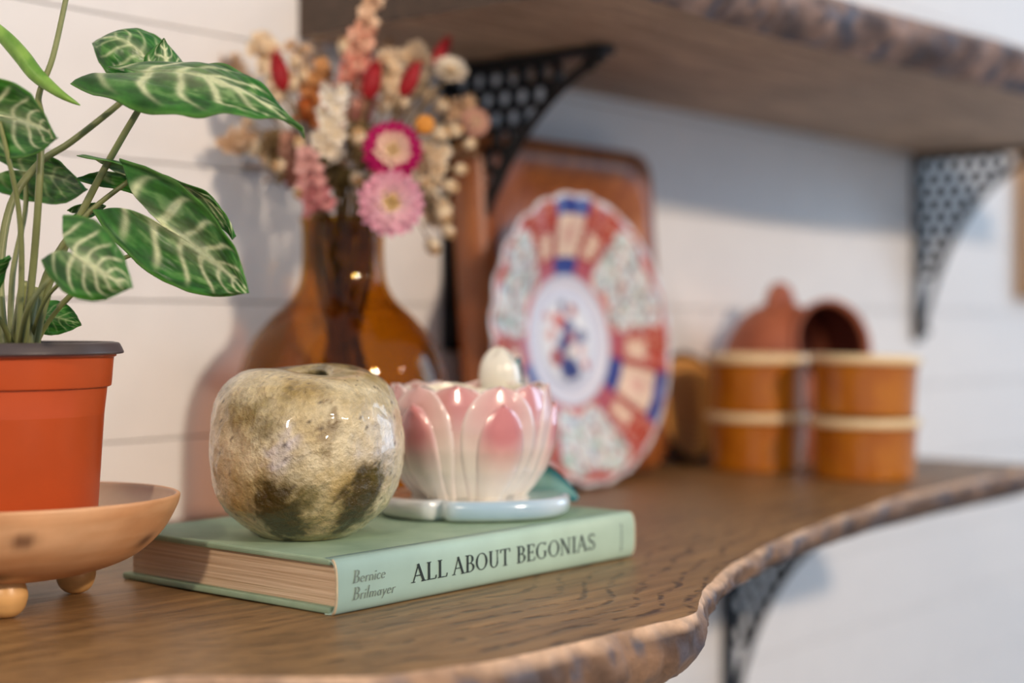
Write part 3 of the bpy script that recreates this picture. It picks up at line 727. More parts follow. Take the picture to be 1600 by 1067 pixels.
# ================================================================ amber glass vase
VX, VY = 0.660, 0.690
gv = thing('glass_vase', 'amber brown glass bottle vase with narrow neck holding dried flowers', 'vase', (VX, VY, 0))
M_amber, nt, b = newmat('amber_glass'); L = nt.links.new
nt.nodes.remove(b); out = nt.nodes['Material Output']
lw = nd(nt, 'ShaderNodeLayerWeight', Blend=0.35); cr = ramp(nt, lw.outputs['Facing'], [(0.0, (0.82, 0.62, 0.19)), (0.5, (0.77, 0.55, 0.15)), (0.8, (0.66, 0.42, 0.11)), (1.0, (0.48, 0.26, 0.08))])
tr = nt.nodes.new('ShaderNodeBsdfTransparent'); gl = nd(nt, 'ShaderNodeBsdfGlossy', Roughness=0.03); lw2 = nd(nt, 'ShaderNodeLayerWeight', Blend=0.5); pw = nd(nt, 'ShaderNodeMath', operation='POWER'); pw.inputs[1].default_value = 5; L(lw2.outputs['Facing'], pw.inputs[0]); fr = nd(nt, 'ShaderNodeMath', operation='MULTIPLY_ADD'); fr.inputs[1].default_value = 0.6; fr.inputs[2].default_value = 0.03; L(pw.outputs[0], fr.inputs[0]); mxs = nt.nodes.new('ShaderNodeMixShader')
L(cr.outputs[0], tr.inputs[0]); L(fr.outputs[0], mxs.inputs[0]); L(tr.outputs[0], mxs.inputs[1]); L(gl.outputs[0], mxs.inputs[2]); L(mxs.outputs[0], out.inputs[0])
op = smooth_prof([(0.0, 0.002), (0.040, 0.0012), (0.0540, 0.0), (0.0600, 0.004), (0.0640, 0.018), (0.0655, 0.040), (0.0652, 0.062), (0.0645, 0.080), (0.0622, 0.0965), (0.0560, 0.1115), (0.0440, 0.1262), (0.0335, 0.1360), (0.0276, 0.1460), (0.0254, 0.158), (0.0250, 0.172), (0.0256, 0.1835), (0.0268, 0.1868)], 6)
ih = [(max(0.0, r - 0.0026), z + (0.005 if r < 0.05 and z < 0.01 else 0.0)) for (r, z) in reversed(op)]
ih = [(r, max(z, 0.006)) for (r, z) in ih]
v, f = lathe(op + [(0.0256, 0.1880)] + ih, 96)
mesh('glass_body', v, f, M_amber, gv)

# ================================================================ dried flowers, each stem its own thing
M_straw = plain('dried_stem', (146, 116, 70), 0.75, 0.3, 120, c2=(104, 84, 48))
M_pet = painted('dried_petal', 0.6, 300, .12, trans=.25)
PAL = {'magenta': (lin((200, 20, 110)), lin((244, 214, 196)), lin((206, 160, 110))), 'pink': (lin((240, 180, 198)), lin((248, 222, 222)), lin((196, 150, 70))), 'white': (lin((226, 214, 196)), lin((236, 226, 206)), lin((190, 146, 84))), 'blush': (lin((214, 168, 150)), lin((222, 190, 162)), lin((120, 84, 56)))}
TOCAM = Vector((-0.69, -0.72, 0.02))
bq = 0
def stem_path(head, bend=0.0):
    """from inside the vase, through the neck, to the head"""
    global bq; bq += 1
    a = bq * 2.4; rr = 0.011 * math.sqrt((bq % 9 + 1) / 9)
    h = Vector(head); c = Vector((VX, VY, 0))
    d = Vector((h.x - VX, h.y - VY, 0)); dn = d.normalized() if d.length > 1e-4 else Vector((1, 0, 0))
    foot = c - dn * 0.018 + Vector((math.cos(a) * rr, math.sin(a) * rr, 0.030 + 0.006 * (bq % 5)))
    neck = c + dn * min(0.012, d.length * .4) + Vector((math.cos(a) * rr * .8, math.sin(a) * rr * .8, 0.160))
    lipp = c + dn * min(0.015, d.length * .6) + Vector((math.cos(a) * rr * .6, math.sin(a) * rr * .6, 0.189))
    mid = lipp.lerp(h, .55) + Vector((0, 0, 0.010 + bend))
    if h.z < 0.196: mid = lipp.lerp(h, .5) + Vector((0, 0, 0.022))
    return smooth_prof([tuple(foot), tuple(neck), tuple(lipp), tuple(mid), tuple(h)], 6)
def add_stem(root, head, r=0.0009, bend=0.0):
    o = Vector(root.location); p = [Vector(q) - o for q in stem_path(head, bend)]
    mesh('stem', *tube_geo(p, r, 6), M_straw, root)
    return (p[-1] - p[-2]).normalized()
def petal_geo(L, W, cup, c0, c1, tipw=.5):
    nu, nv = 7, 5; v, c = [], []
    for i in range(nu):
        t = i / (nu - 1); w = W * (math.sin(math.pi * (.18 + .74 * t)) ** .7) * (1 if t < 1 else .3)
        for j in range(nv):
            u = -1 + 2 * j / (nv - 1)
            v.append(Vector((L * t, w * u, cup * t * t * L - .25 * W * (1 - u * u))))
            c.append(mix(c0, c1, sstep(.35, .75, t)))
    return v, grid_faces(nu, nv), c
def strawflower(head, kind, rad, face, label):
    outer, inner, disc = PAL[kind]
    root = thing('strawflower', label, 'flower', (VX, VY, 0.189), 'dried flowers in the amber vase')
    h = Vector(head); face = Vector(face).normalized()
    add_stem(root, h - face * rad * .35, .0011)
    M0 = Matrix.Translation(h - Vector(root.location)) @ frame_to(face)
    rings = [(1.0, 20, .10, 0.0), (.86, 18, .38, .0008), (.66, 14, .75, .0016), (.46, 11, 1.3, .0020)]
    for ri, (s, n_, cup, dz) in enumerate(rings):
        t = ri / 3
        v, f, c = petal_geo(rad * s, rad * s * .24, cup * .55, (outer if ri < 2 else inner) if kind == 'magenta' else inner, (outer if ri < 2 else inner) if kind == 'magenta' else mix(outer, inner, .25 * ri))
        first = None
        for k in range(n_):
            M = M0 @ Matrix.Translation((0, 0, dz)) @ Matrix.Rotation(2 * math.pi * k / n_ + ri * .3, 4, 'Z') @ Matrix.Rotation(R(-8 + 7 * math.sin(k * 2.3)), 4, 'Y')
            if first is None: first = mesh('petal', v, f, M_pet, root, cols=c); first.matrix_local = M
            else: share(first, 'petal', root, M)
    v, f = lathe(smooth_prof([(rad * (.42 if kind == 'pink' else .36), 0), (rad * (.42 if kind == 'pink' else .36), rad * .14), (rad * .24, rad * .24), (rad * .08, rad * .22), (0, rad * .18)], 5), 30, lambda p, i, a: p + Vector((0, 0, rad * .04 * math.sin(a * 9 + i))))
    d = mesh('flower_disc', v, f, M_pet, root, cols=[mix(disc, lin((226, 200, 150)), .5 + .9 * fbm(p, 900, 2)) for p in v]); d.matrix_local = M0
    return root
def bunny_tail(base, tipp, r, L, label):
    root = thing('bunny_tail_seed_head', label, 'flower', (VX, VY, 0.189), 'dried flowers in the amber vase')
    b_ = Vector(base); d = (Vector(tipp) - b_).normalized()
    add_stem(root, b_ - d * L * .5, .0008)
    pr = [(r * max(.02, math.sin(math.pi * min(1, .06 + .94 * t)) ** .6) * (1 - .25 * t), -L * .5 + L * t) for t in [i / 16 for i in range(17)]]
    v, f = lathe(pr, 22, lambda p, i, a: Vector((p.x * (1 + .14 * fbm(p, 700, i * .1)), p.y * (1 + .14 * fbm(p, 700, 3)), p.z)))
    # bristles
    for k in range(150):
        t = random.random(); a = random.random() * 6.283; rr, z = pr[int(t * 16)]
        p0 = Vector((rr * math.cos(a) * .8, rr * math.sin(a) * .8, z)); q = Vector((math.cos(a) * .55, math.sin(a) * .55, 1.0)).normalized() * r * .9
        s_ = Vector((-math.sin(a), math.cos(a), 0)) * r * .07; o = len(v); v += [p0 + s_, p0 - s_, p0 + q]; f.append((o, o + 1, o + 2))
    c = [mix(lin((158, 8, 20)), lin((200, 30, 40)), random.random() * .7) for _ in v]
    o = mesh('fluffy_head', v, f, M_pet, root, cols=c); o.matrix_local = Matrix.Translation(b_ - Vector(root.location)) @ frame_to(d)
def floret_mesh(name, size, c0, c1, parent, M):
    v, f, c = [], [], []
    for k in range(5):
        pv, pf2, pc = petal_geo(size, size * .42, .35, c1, c0)
        Rm = Matrix.Rotation(2 * math.pi * k / 5, 4, 'Z'); o = len(v)
        v += [Rm @ p for p in pv]; f += [tuple(i + o for i in q) for q in pf2]; c += pc
    bv_, bf_ = lathe([(size * .22, -size * .5), (size * .3, 0), (size * .16, size * .2), (0, size * .22)], 8); o = len(v)
    v += bv_; f += [tuple(i + o for i in q) for q in bf_]; c += [c1] * len(bv_)
    q = mesh(name, v, f, M_pet, parent, cols=c); q.matrix_local = M; return q
SP = {'salmon': ((226, 140, 122), (238, 204, 170)), 'rose': ((206, 130, 132), (222, 170, 160)), 'white': ((252, 248, 240), (244, 226, 190)), 'cream': ((248, 236, 212), (228, 194, 146)), 'tan': ((232, 206, 174), (206, 164, 120)), 'rosy2': ((150, 96, 84), (190, 140, 116)), 'olive': ((120, 100, 52), (96, 78, 40)), 'olive2': ((140, 112, 70), (110, 84, 48)), 'olive3': ((132, 106, 66), (104, 84, 44)), 'rust': ((206, 104, 34), (206, 150, 92)), 'rosy': ((168, 84, 80), (206, 150, 130))}
def sprig(kind, base, tipp, colr, label, name, size, n_, spread):
    root = thing(name, label, 'flower', (VX, VY, 0.189), 'dried flowers in the amber vase'); o = Vector(root.location)
    b_, t_ = Vector(base), Vector(tipp); add_stem(root, b_, .0009)
    mesh('flower_stalk', *tube_geo([b_ - o, (b_ + t_) / 2 - o + Vector((0.001, 0, 0.001)), t_ - o], .0006, 6), M_straw, root)
    ca_, cb_ = lin(SP[colr][0]), lin(SP[colr][1]); firsts = []
    ax = (t_ - b_); e = ax.normalized()
    for k in range(n_):
        t = k / max(1, n_ - 1); a = k * 2.4; side = Vector((math.cos(a), math.sin(a), .2 * math.sin(k * 1.7))); side = (side - e * side.dot(e)).normalized()
        taper = 1 - .55 * t if kind == 'spike' else 1.0
        p = b_ + ax * t + side * spread * taper * (.6 + .4 * math.sin(k * 3.1))
        d = (side + e * .6 + TOCAM * .5).normalized()
        sc = (.8 + .4 * random.random()) * (taper ** .4)
        M = Matrix.Translation(p - o) @ frame_to(d) @ Matrix.Scale(sc, 4)
        band = min(2, int(t * 3))
        if len(firsts) <= band:
            cc = mix(ca_, cb_, band / 2 if kind == 'spike' else .25 * band)
            firsts.append(floret_mesh('floret', size, cc, mix(cc, cb_, .6), root, M))
        else: share(firsts[band], 'floret', root, M)
BOUQUET = [
    ('straw', (0.6479, 0.6357, 0.224), 'magenta', 0.0185),
    ('straw', (0.6436, 0.6331, 0.193), 'pink', 0.0205),
    ('straw', (0.707, 0.6431, 0.2793), 'white', 0.0115),
    ('straw', (0.7317, 0.6448, 0.2501), 'blush', 0.01),
    ('tail', (0.622, 0.7055, 0.2752), (0.6203, 0.7076, 0.2876), 0.006, 0.024),
    ('tail', (0.6546, 0.6589, 0.2694), (0.6561, 0.6572, 0.2798), 0.0064, 0.024),
    ('tail', (0.6731, 0.6447, 0.2705), (0.6763, 0.6408, 0.2806), 0.0058, 0.023),
    ('tail', (0.7108, 0.6542, 0.2926), (0.7134, 0.6511, 0.301), 0.005, 0.02),
    ('spike', (0.6566, 0.6798, 0.2678), (0.6657, 0.669, 0.3254), 'salmon'),
    ('spike', (0.624, 0.6721, 0.1911), (0.6181, 0.679, 0.2234), 'rose'),
    ('statice', (0.637, 0.6721, 0.2647), (0.6338, 0.6759, 0.2245), 'white'),
    ('statice', (0.6428, 0.7274, 0.2689), (0.6338, 0.7381, 0.3009), 'cream'),
    ('statice', (0.694, 0.643, 0.2312), (0.6905, 0.6472, 0.2115), 'cream'),
    ('statice', (0.7163, 0.6787, 0.2686), (0.7145, 0.6809, 0.2994), 'cream'),
    ('statice', (0.6313, 0.7412, 0.2429), (0.6202, 0.7544, 0.2329), 'tan'),
    ('statice', (0.6963, 0.6792, 0.2583), (0.6916, 0.6848, 0.2914), 'cream'),
    ('statice', (0.6628, 0.7269, 0.2712), (0.6607, 0.7294, 0.2976), 'tan'),
    ('statice', (0.6483, 0.7675, 0.2735), (0.6412, 0.776, 0.292), 'tan'),
    ('statice', (0.7319, 0.668, 0.257), (0.7411, 0.6569, 0.2631), 'tan'),
    ('statice', (0.7067, 0.6668, 0.2058), (0.7145, 0.6576, 0.1876), 'cream'),
    ('spike', (0.6463, 0.7077, 0.2476), (0.6527, 0.7001, 0.2812), 'rust'),
    ('spike', (0.6706, 0.6943, 0.2389), (0.6776, 0.686, 0.2649), 'rosy'),
    ('spike', (0.637, 0.7032, 0.2091), (0.632, 0.7092, 0.2365), 'rosy2'),
    ('statice', (0.6511, 0.6786, 0.2067), (0.6411, 0.6905, 0.2203), 'olive'),
    ('statice', (0.6366, 0.7115, 0.2154), (0.629, 0.7205, 0.2371), 'olive2'),
    ('statice', (0.6718, 0.6774, 0.2199), (0.6667, 0.6834, 0.2436), 'olive3'),
    ('button', (0.6749, 0.6347, 0.242), 'orange'),
]
PODS = [(0.7148, 0.6416, 0.2189), (0.7033, 0.6398, 0.2072), (0.7076, 0.6502, 0.1909), (0.7134, 0.6511, 0.1804), (0.6999, 0.6517, 0.1706), (0.7299, 0.6469, 0.2366), (0.7202, 0.6507, 0.2441), (0.7071, 0.6508, 0.2409), (0.6776, 0.6394, 0.2082), (0.7219, 0.6643, 0.2617), (0.6485, 0.7206, 0.2869), (0.6458, 0.7083, 0.2761), (0.6332, 0.7077, 0.2698), (0.6308, 0.7184, 0.2627), (0.6364, 0.735, 0.2589), (0.636, 0.7511, 0.2502), (0.6351, 0.7599, 0.2338), (0.6326, 0.7396, 0.2321), (0.6311, 0.7259, 0.2238), (0.6294, 0.7122, 0.2189), (0.6302, 0.6958, 0.2314), (0.6733, 0.7222, 0.2883), (0.686, 0.7149, 0.2994), (0.684, 0.6784, 0.2589), (0.6976, 0.6777, 0.2664), (0.7171, 0.67, 0.2679), (0.6521, 0.6696, 0.2101), (0.6534, 0.6837, 0.2181), (0.6268, 0.692, 0.2019), (0.6526, 0.669, 0.2353)]
GRASS = [(0.6331, 0.7701, 0.2372), (0.6367, 0.758, 0.2216), (0.6351, 0.7366, 0.2109), (0.6568, 0.7341, 0.2448), (0.6775, 0.7327, 0.3065), (0.6986, 0.7232, 0.3041), (0.7152, 0.7034, 0.3083), (0.7213, 0.6806, 0.2879), (0.7438, 0.6537, 0.2322), (0.6556, 0.751, 0.246), (0.682, 0.7196, 0.2419), (0.7027, 0.7027, 0.2528)]
straw_labels = {'magenta': 'magenta dried strawflower with pale centre, largest bloom in the amber vase', 'pink': 'pale pink dried strawflower with tan centre at the vase rim', 'white': 'white dried strawflower at upper right of the bouquet', 'blush': 'small blush dried flower with dark centre at right of bouquet'}
FACE = {'magenta': (-.66, -.74, .12), 'pink': (-.58, -.80, .0), 'white': (-.45, -.62, .55), 'blush': (-.55, -.80, .1)}
tails = iter(('crimson bunny-tail seed head at far left of the bouquet', 'crimson bunny-tail seed head in middle of bouquet beside salmon spike', 'crimson bunny-tail seed head leaning right, next to the white strawflower', 'crimson bunny-tail seed head at top right, against the upper shelf'))
spl = {'salmon': 'tall salmon to cream flower spike, topmost of the dried bouquet', 'rose': 'dusty rose flower spike hanging low at left of vase rim', 'rust': 'rust orange dried sprig behind the white florets', 'rosy2': 'dull mauve sprig at left, above the dusty rose spike', 'rosy': 'dark rosy dried sprig just left of magenta strawflower'}
stl = iter(('white statice sprig with clustered florets left of magenta strawflower', 'cream floret sprig around the far left crimson seed head', 'cream floret sprig just right of the magenta strawflower', 'cream floret sprig between two crimson seed heads at top right', 'tan floret sprig reaching out at lower left of the bouquet', 'small cream floret sprig beside the salmon spike', 'tan floret sprig at upper left of bouquet, behind the seed heads', 'tan floret sprig at the outermost left top of the bouquet', 'tan floret sprig at the outermost right of the bouquet', 'cream floret sprig drooping at right of the vase neck', 'olive brown sprig low in the middle of the bouquet', 'brown sprig low at left above the rose spike', 'brown sprig behind the magenta strawflower'))
for b_ in BOUQUET:
    if b_[0] == 'straw': strawflower(b_[1], b_[2], b_[3], FACE[b_[2]], straw_labels[b_[2]])
    elif b_[0] == 'tail': bunny_tail(b_[1], b_[2], b_[3], b_[4], next(tails))
    elif b_[0] == 'spike': sprig('spike', b_[1], b_[2], b_[3], spl[b_[3]], 'flower_spike', .0068, 34, .0078)
    elif b_[0] == 'statice': sprig('statice', b_[1], b_[2], b_[3], next(stl), 'statice_sprig', .0047 if b_[3] == 'tan' else .0062, 18 if b_[3] == 'tan' else 22, .0085)
    else:
        root = thing('button_flower', 'small orange button flower at upper right of magenta strawflower', 'flower', (VX, VY, 0.189), 'dried flowers in the amber vase')
        h = Vector(b_[1]); add_stem(root, h, .0008)
        v, f = lathe(smooth_prof([(0, -.004), (.004, -.003), (.0058, 0), (.005, .003), (.002, .0042), (0, .0043)], 5), 24, lambda p, i, a: p * (1 + .08 * math.sin(a * 12 + i)))
        o = mesh('flower_head', v, f, M_pet, root, cols=[lin((236, 160, 60))] * len(v)); o.matrix_local = Matrix.Translation(h - Vector(root.location)) @ frame_to(TOCAM)
podp = smooth_prof([(.0006, -.006), (.0026, -.0045), (.0042, -.001), (.0040, .002), (.0026, .0038), (.0030, .0046), (.0012, .0042), (0, .0040)], 5)
pm = None
def on_right(h): return h[0] * .643 - h[1] * .766 > (VX * .643 - VY * .766)
ORD = ['topmost one', 'second from top', 'third from top', 'fourth from top', 'fifth from top', 'sixth from top', 'seventh from top', 'eighth from top', 'ninth from top', 'tenth from top', 'eleventh from top', 'twelfth from top', 'thirteenth from top', 'fourteenth from top', 'fifteenth from top', 'sixteenth from top', 'seventeenth from top', 'eighteenth from top']
for k, h in enumerate(PODS):
    right = on_right(h)
    rank = sorted([q for q in PODS if on_right(q) == right], key=lambda q: -q[2]).index(h)
    lab = 'cream dried pod on the %s side of the bouquet, %s' % ('right' if right else 'left', ORD[rank])
    root = thing('dried_pod', lab, 'flower', (VX, VY, 0.189), 'dried pods in the amber vase')
    d = add_stem(root, h, .0006)
    M = Matrix.Translation(Vector(h) - Vector(root.location)) @ frame_to((d + TOCAM * .6)) @ Matrix.Scale(.85 + .4 * ((k * 7) % 5) / 5, 4)
    if pm is None:
        v, f = lathe(podp, 14, lambda p, i, a: Vector((p.x * (1 + .06 * math.cos(a * 7)), p.y * (1 + .06 * math.cos(a * 7)), p.z)))
        pm = mesh('pod', v, f, M_pet, root, cols=[mix(lin((250, 230, 194)), lin((212, 170, 118)), sstep(.002, .0045, p.z)) for p in v]); pm.matrix_local = M
    else: share(pm, 'pod', root, M)
for k, h in enumerate(GRASS):
    rank = sorted(GRASS, key=lambda q: (q[0] * .643 - q[1] * .766) / (q[0] * .766 + q[1] * .643)).index(h)
    root = thing('dried_plume_stalk', 'thin brown feathery plume stalk in the bouquet, ' + ORD[rank].replace('topmost one', 'leftmost one').replace('from top', 'from left'), 'flower', (VX, VY, 0.189), 'dried plume stalks in the amber vase')
    d = add_stem(root, h, .0006); o = Vector(root.location); v, f = [], []
    for q in range(70):
        t = random.random(); p = Vector(h) - o - d * .045 * t; a = random.random() * 6.283
        s_ = Vector((math.cos(a), math.sin(a), random.uniform(-.2, .8))).normalized() * random.uniform(.004, .010)
        w = Vector((-math.sin(a), math.cos(a), 0)) * .0007; n0 = len(v); v += [p + w, p - w, p + s_ * .6 + w * 1.4, p + s_]; f.append((n0, n0 + 1, n0 + 3, n0 + 2))
    mesh('plume', v, f, M_pet, root, cols=[mix(lin((166, 126, 88)), lin((214, 180, 138)), random.random()) for _ in v])
# ================================================================ carved wooden tray leaning on the wall
def rrect(w, h, r, n=10):
    out = []
    for cx, cz, a0 in ((w / 2 - r, h / 2 - r, 0), (-w / 2 + r, h / 2 - r, 90), (-w / 2 + r, -h / 2 + r, 180), (w / 2 - r, -h / 2 + r, 270)):
        for k in range(n + 1):
            a = R(a0 + 90 * k / n); out.append((cx + r * math.cos(a), cz + r * math.sin(a)))
    return out
TW, TH = 0.226, 0.264
tilt = math.asin(0.019 / TH)
tray = thing('wooden_tray', 'square carved wooden tray with hollow centre standing against the wall', 'tray', (0.952, 0.7535, 0.0))
loops = [(TW, TH, .016, .0000), (TW, TH, .016, .0060), (TW - .003, TH - .003, .016, -.0000)]
sizes = [  # (width, height, corner radius, depth toward the room)
    (0.001, 0.001, .0004, 0.0), (TW - .04, TH - .04, .02, 0.0), (TW - .012, TH - .012, .018, .0015), (TW, TH, .020, .009), (TW, TH, .020, .026), (TW - .006, TH - .006, .020, .0325), (TW - .034, TH - .034, .030, .0330), (TW - .044, TH - .044, .040, .0310), (TW - .058, TH - .058, .050, .0230), (TW - .078, TH - .078, .056, .0130), (TW - .105, TH - .105, .055, .0075), (0.001, 0.001, .0004, .0065)]
v, c = [], []
for si, (w, h, r, dep) in enumerate(sizes):
    for (x, z) in rrect(w, h, min(r, w * .45)):
        v.append(Vector((x, -dep, z + TH / 2))); c.append(0)
nl = len(rrect(1, 1, .1))
M_tray = plain('red_brown_wood', (178, 106, 54), 0.38, 0.4, 14, 0.1, c2=(136, 72, 36), stretch=(6, 6, 1), coat=.15)
to = mesh('tray_body', v, grid_faces(len(sizes), nl, True), M_tray, tray)
tray.rotation_euler = (-tilt, 0, 0)

# ================================================================ imari plate leaning on the tray
PR = 0.1095
plate = thing('imari_plate', 'round blue, red and white patterned porcelain plate leaning on the tray', 'plate', (0.914, 0.7025, 0.0008))
BLUE, RED, ORG, WHT, PNK, GRN, CRM = lin((20, 30, 112)), lin((158, 34, 18)), lin((200, 70, 22)), lin((226, 228, 232)), lin((206, 150, 140)), lin((150, 184, 170)), lin((232, 214, 190))
def plate_col(r, a, x, y):
    """r 0..1, a degrees"""
    n1 = noise.noise(Vector((x * 70, y * 70, 0))); n2 = noise.noise(Vector((x * 150, y * 150, 4)))
    if r < .30:
        c = WHT
        for (bx, by, br, cc) in ((-.02, -.02, .055, BLUE), (.02, .06, .05, BLUE), (.00, -.13, .075, BLUE), (.05, -.15, .045, BLUE), (-.09, -.08, .05, RED), (.035, .01, .035, RED), (-.05, .10, .045, ORG), (.06, .15, .035, RED), (-.02, .17, .03, BLUE), (-.12, .03, .035, PNK), (.12, .02, .04, BLUE), (.11, -.05, .03, PNK), (.02, -.06, .03, CRM), (-.14, .12, .025, PNK), (.14, -.12, .025, ORG)):
            dd = math.hypot(x - bx * 1.4, y - by * 1.4) / 1.3 + .02 * n2
            c = mix(c, cc, 1 - sstep(br * .8, br * 1.15, dd))
        return c
    if r < .335: return mix(WHT, lin((120, 140, 190)), .5)
    if r < .44: return mix(WHT, lin((214, 216, 236)), .6)
    if r < .462: return mix(WHT, BLUE, .45)
    if r > .972: return mix(WHT, RED, .75 * sstep(.1, .35, n1 + .25 * math.sin(R(a) * 24)))
    s = (a - 92) % 120; s = s if s <= 60 else s - 120           # -60..60 around each blue panel axis
    q = (r - .46) / .515
    if abs(s) < 14:
        if q > .78 and abs(s) < 12: return mix(BLUE, lin((60, 80, 160)), .5 + n2)
        if q < .22 and abs(s) < 13: return mix(BLUE, lin((60, 80, 160)), .5 + n2)
        if abs(s) < 11: return mix(CRM, PNK, sstep(0, .3, n1) + (.7 if abs(q - .5) < .12 and abs(s) < 4 else 0))
        return RED
    if abs(s) < 34:
        cc = mix(RED, ORG, sstep(-.2, .4, n1))
        if q > .62: return mix(cc, CRM, .8 * sstep(.25, .4, n2))
        if q < .22: return mix(cc, lin((180, 120, 150)), .4)
        if 17 < abs(s) < 27 and .28 < q < .58: return mix(CRM, ORG, sstep(.1, .35, n2))
        return mix(cc, WHT, sstep(.1, .35, n1) * .7)
    # white floral reserve
    t = (abs(s) - 45) / 15
    if (t * t + ((q - .5) / .44) ** 2) ** .5 < 1.05 or abs(s) > 40 and .12 < q < .86:
        c = lin((222, 226, 224)); m1 = noise.noise(Vector((x * 13 + 3, y * 13, 7))); m2 = noise.noise(Vector((x * 17 + 9, y * 17, 2))); c = mix(c, GRN, sstep(.05, .3, m1) * .8); c = mix(c, RED, sstep(.22, .38, m2) * .85); c = mix(c, lin((84, 104, 156)), sstep(-.22, -.40, m2) * .7)
        return c
    return mix(RED, ORG, sstep(-.3, .3, n1)) if q > .5 else mix(ORG, PNK, .4)
nr, ns = 110, 300
v, c = [], []
for i in range(nr + 1):
    r = i / nr
    for j in range(ns):
        a = 2 * math.pi * j / ns
        sc = 1 + .018 * sstep(.75, 1, r) * (abs(math.sin(a * 12)) - .6)
        rad = PR * max(r, .002) * sc
        dep = .016 * sstep(.40, 1.0, r) + .003 * sstep(.36, .44, r) + .0010 * sstep(.6, 1, r) * math.cos(a * 24)
        v.append(Vector((rad * math.cos(a), -dep, rad * math.sin(a) + PR)))
        c.append(plate_col(r, math.degrees(a) % 360, r * math.cos(a), r * math.sin(a)))
nf = len(v)
for i in range(16, -1, -1):                        # underside
    r = i / 16
    for j in range(ns):
        a = 2 * math.pi * j / ns; sc = 1 + .018 * sstep(.75, 1, r) * (abs(math.sin(a * 12)) - .6); rad = PR * max(r, .002) * sc
        dep = .016 * sstep(.40, 1.0, r) + .003 * sstep(.36, .44, r) - .0035 * sstep(1.0, .93, r) - (.003 if .44 < r < .56 else 0)
        v.append(Vector((rad * math.cos(a), -dep, rad * math.sin(a) + PR))); c.append(WHT)
M_porc = painted('painted_porcelain', 0.34, 300, .04, 0.05, .0005, coat=.12, coatr=.12, spec=.3)
po_ = mesh('plate_body', v, grid_faces(nr + 1 + 17, ns, True), M_porc, plate, cols=c)
plate.rotation_euler = (-R(5.5), 0, 0)

# ================================================================ stacked ramekins
M_mustard = plain('mustard_glaze', (196, 122, 20), 0.30, 0.22, 18, 0.03, coat=.4, c2=(166, 92, 14))
M_lip = plain('cream_glaze_lip', (244, 216, 168), 0.35, 0.12, 40, coat=.3)
rk = [(0.0, 0.0010), (0.0345, 0.0008), (0.0372, 0.0), (0.0386, 0.0015), (0.0392, 0.006), (0.0400, 0.030), (0.0408, 0.0385), (0.0415, 0.0410)]
rl = [(0.0415, 0.0410), (0.0432, 0.0416), (0.0438, 0.0436), (0.0437, 0.0466), (0.0428, 0.0480), (0.0412, 0.0481), (0.0398, 0.0470), (0.0385, 0.040), (0.0375, 0.012), (0.033, 0.0065), (0.0, 0.006)]
proto = None
def ramekin(loc, label, rot=(0, 0, 0)):
    global proto
    root = thing('ramekin', label, 'ramekin', loc, 'mustard stoneware ramekins in two stacks', rot)
    if proto is None:
        v, f = lathe(smooth_prof(rk, 4), 72, lambda p, i, a: Vector((p.x, p.y, p.z)))
        A = mesh('dish_body', v, f, M_mustard, root)
        v, f = lathe(smooth_prof(rl, 4), 72); B_ = mesh('cream_lip', v, f, M_lip, root); proto = (A, B_)
    else:
        share(proto[0], 'dish_body', root, Matrix()); share(proto[1], 'cream_lip', root, Matrix())
ramekin((1.122, 0.672, 0.0004), 'mustard ramekin at bottom of the stack next to the plate')
ramekin((1.121, 0.671, 0.0487), 'mustard ramekin on top of the stack next to the plate')
ramekin((1.116, 0.570, 0.0004), 'mustard ramekin at bottom of the right-hand, front stack')
ramekin((1.117, 0.571, 0.0496), 'slightly tilted mustard ramekin on top of the right-hand, front stack', (R(0.6), R(1.6), 0))

# ================================================================ terracotta salt pig behind the ramekins
M_terra = plain('terracotta', (180, 104, 74), 0.6, 0.18, 24, 0.12, c2=(152, 82, 56))
M_terrin = plain('dark_brown_interior', (84, 34, 24), 0.45, 0.25, 30)  # inside of the mouth, darker brown than the body
sx, sy = 1.228, 0.712
sp_ = thing('salt_pig', 'terracotta salt pig with dark round mouth and top handle behind ramekins', 'salt pig', (sx, sy, 0.0004))
body = smooth_prof([(0.0, 0.001), (0.040, 0.0), (0.045, 0.002), (0.051, 0.020), (0.0545, 0.050), (0.0535, 0.080), (0.0470, 0.108), (0.034, 0.128), (0.017, 0.139), (0.0, 0.142)], 7)
md = Vector((-0.385, -0.911, 0.14)).normalized(); side_ = md.cross(Vector((0, 0, 1))).normalized(); upm = side_.cross(md).normalized()
c0 = Vector((0.0130, -0.024, 0.098))
v, f = lathe(body, 96)
def in_mouth(q):
    m_ = sum((v[i] for i in q), Vector()) / len(q) - c0; t = m_.dot(md); return t > -0.01 and (m_ - md * t).length < 0.0372
f = [q for q in f if not in_mouth(q)]                  # the wall is open where the mouth is
mesh('body', v, f, M_terra, sp_)
def ringv(off, rad): return [c0 + md * off + (side_ * math.cos(2 * math.pi * k / 48) + upm * math.sin(2 * math.pi * k / 48)) * rad for k in range(48)]
v = []
spec = [(-0.012, .0380), (0.0, .0385), (0.014, .0395), (0.026, .0418), (0.032, .0426), (0.0345, .0415), (0.0335, .0390), (0.026, .0378)]
for (o_, r_) in spec: v += ringv(o_, r_)
mesh('mouth_hood', v, grid_faces(len(spec), 48, True), M_terra, sp_)
v = []
spec = [(0.0275, .0379), (0.015, .0372), (0.0, .0365), (-0.02, .034), (-0.035, .026), (-0.042, .012), (-0.044, .001)]
for (o_, r_) in spec: v += ringv(o_, r_)
mesh('mouth_interior', v, grid_faces(len(spec), 48, True), M_terrin, sp_)
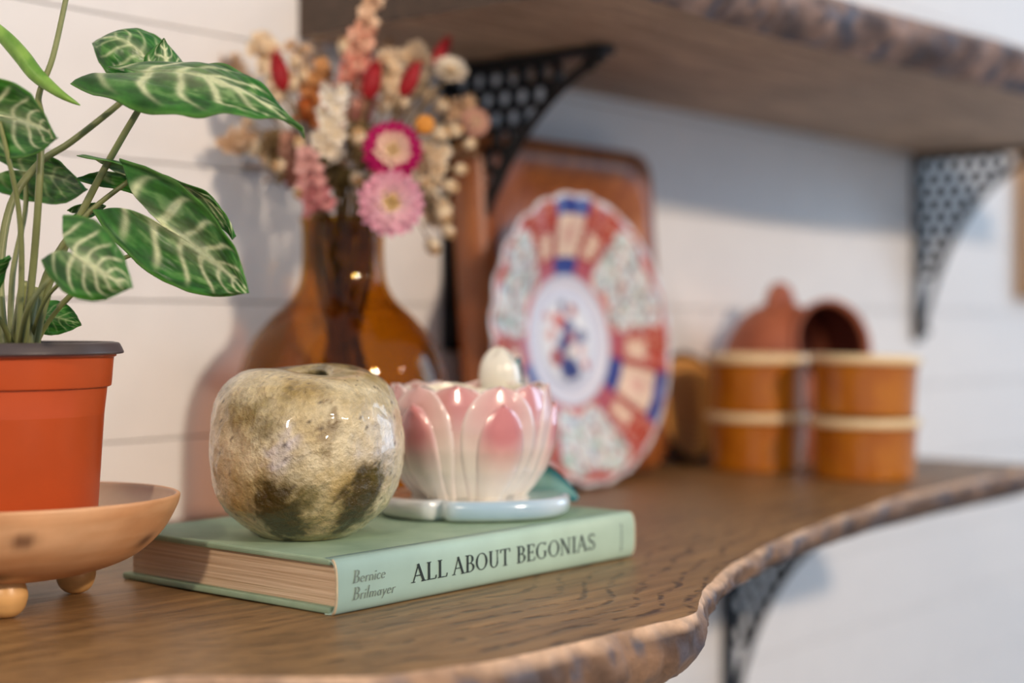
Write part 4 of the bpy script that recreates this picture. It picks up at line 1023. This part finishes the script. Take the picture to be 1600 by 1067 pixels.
hp = [Vector((-0.011, 0, 0.132)), Vector((-0.0125, 0, 0.142)), Vector((-0.007, 0, 0.1505)), Vector((0.0, 0, 0.1525)), Vector((0.007, 0, 0.1505)), Vector((0.0125, 0, 0.142)), Vector((0.011, 0, 0.132))]
mesh('handle', *tube_geo(smooth_prof([tuple(p) for p in hp], 5), .0074, 12), M_terra, sp_)

# ================================================================ wood slice leaning by the wall
ws = thing('wood_slice', 'round amber wood slice with dark bark rim standing between plate and ramekins', 'wood slice', (1.134, 0.7480, 0.0006), rot=(-R(9), 0, R(-3)))
RS = 0.049
v = []
for (r, y) in ((.001, -.010), (.30 * RS, -.0102), (.62 * RS, -.0101), (.90 * RS, -.010), (.935 * RS, -.0092)):
    for k in range(72):
        a = 2 * math.pi * k / 72; q = r * (1 + .03 * math.sin(3 * a + 1))
        v.append(Vector((q * math.cos(a), y, q * math.sin(a) + RS)))
rings_n = noise_tex
m, nt, b = newmat('slice_face'); L = nt.links.new
tc = nt.nodes.new('ShaderNodeTexCoord'); mp = nt.nodes.new('ShaderNodeMapping'); mp.inputs['Location'].default_value = (0, 0, -RS); L(tc.outputs['Object'], mp.inputs[0])
wv = nd(nt, 'ShaderNodeTexWave', Scale=60, Distortion=2.0, wave_type='RINGS', rings_direction='Y'); L(mp.outputs[0], wv.inputs['Vector'])
rr_ = ramp(nt, wv.outputs['Fac'], [(0.2, lin((190, 128, 58))), (0.8, lin((222, 164, 90)))]); L(rr_.outputs[0], b.inputs['Base Color']); b.inputs['Roughness'].default_value = .4
mesh('cut_face', v, grid_faces(5, 72, True), m, ws)
v = []
bks = [(.90, -.0104), (.985, -.0108), (1.0, -.008), (1.0, -.002), (.98, 0.0), (.5, 0.0), (.01, 0.0)]
for (r, y) in bks:
    for k in range(72):
        a = 2 * math.pi * k / 72; q = r * RS * (1 + .03 * math.sin(3 * a + 1)) * (1 + .012 * math.sin(a * 17) * (1 if .95 < r else 0)); v.append(Vector((q * math.cos(a), y, q * math.sin(a) + RS)))
mesh('bark_rim', v, grid_faces(len(bks), 72, True), plain('dark_bark', (74, 48, 30), .8, .4, 120, .5), ws)
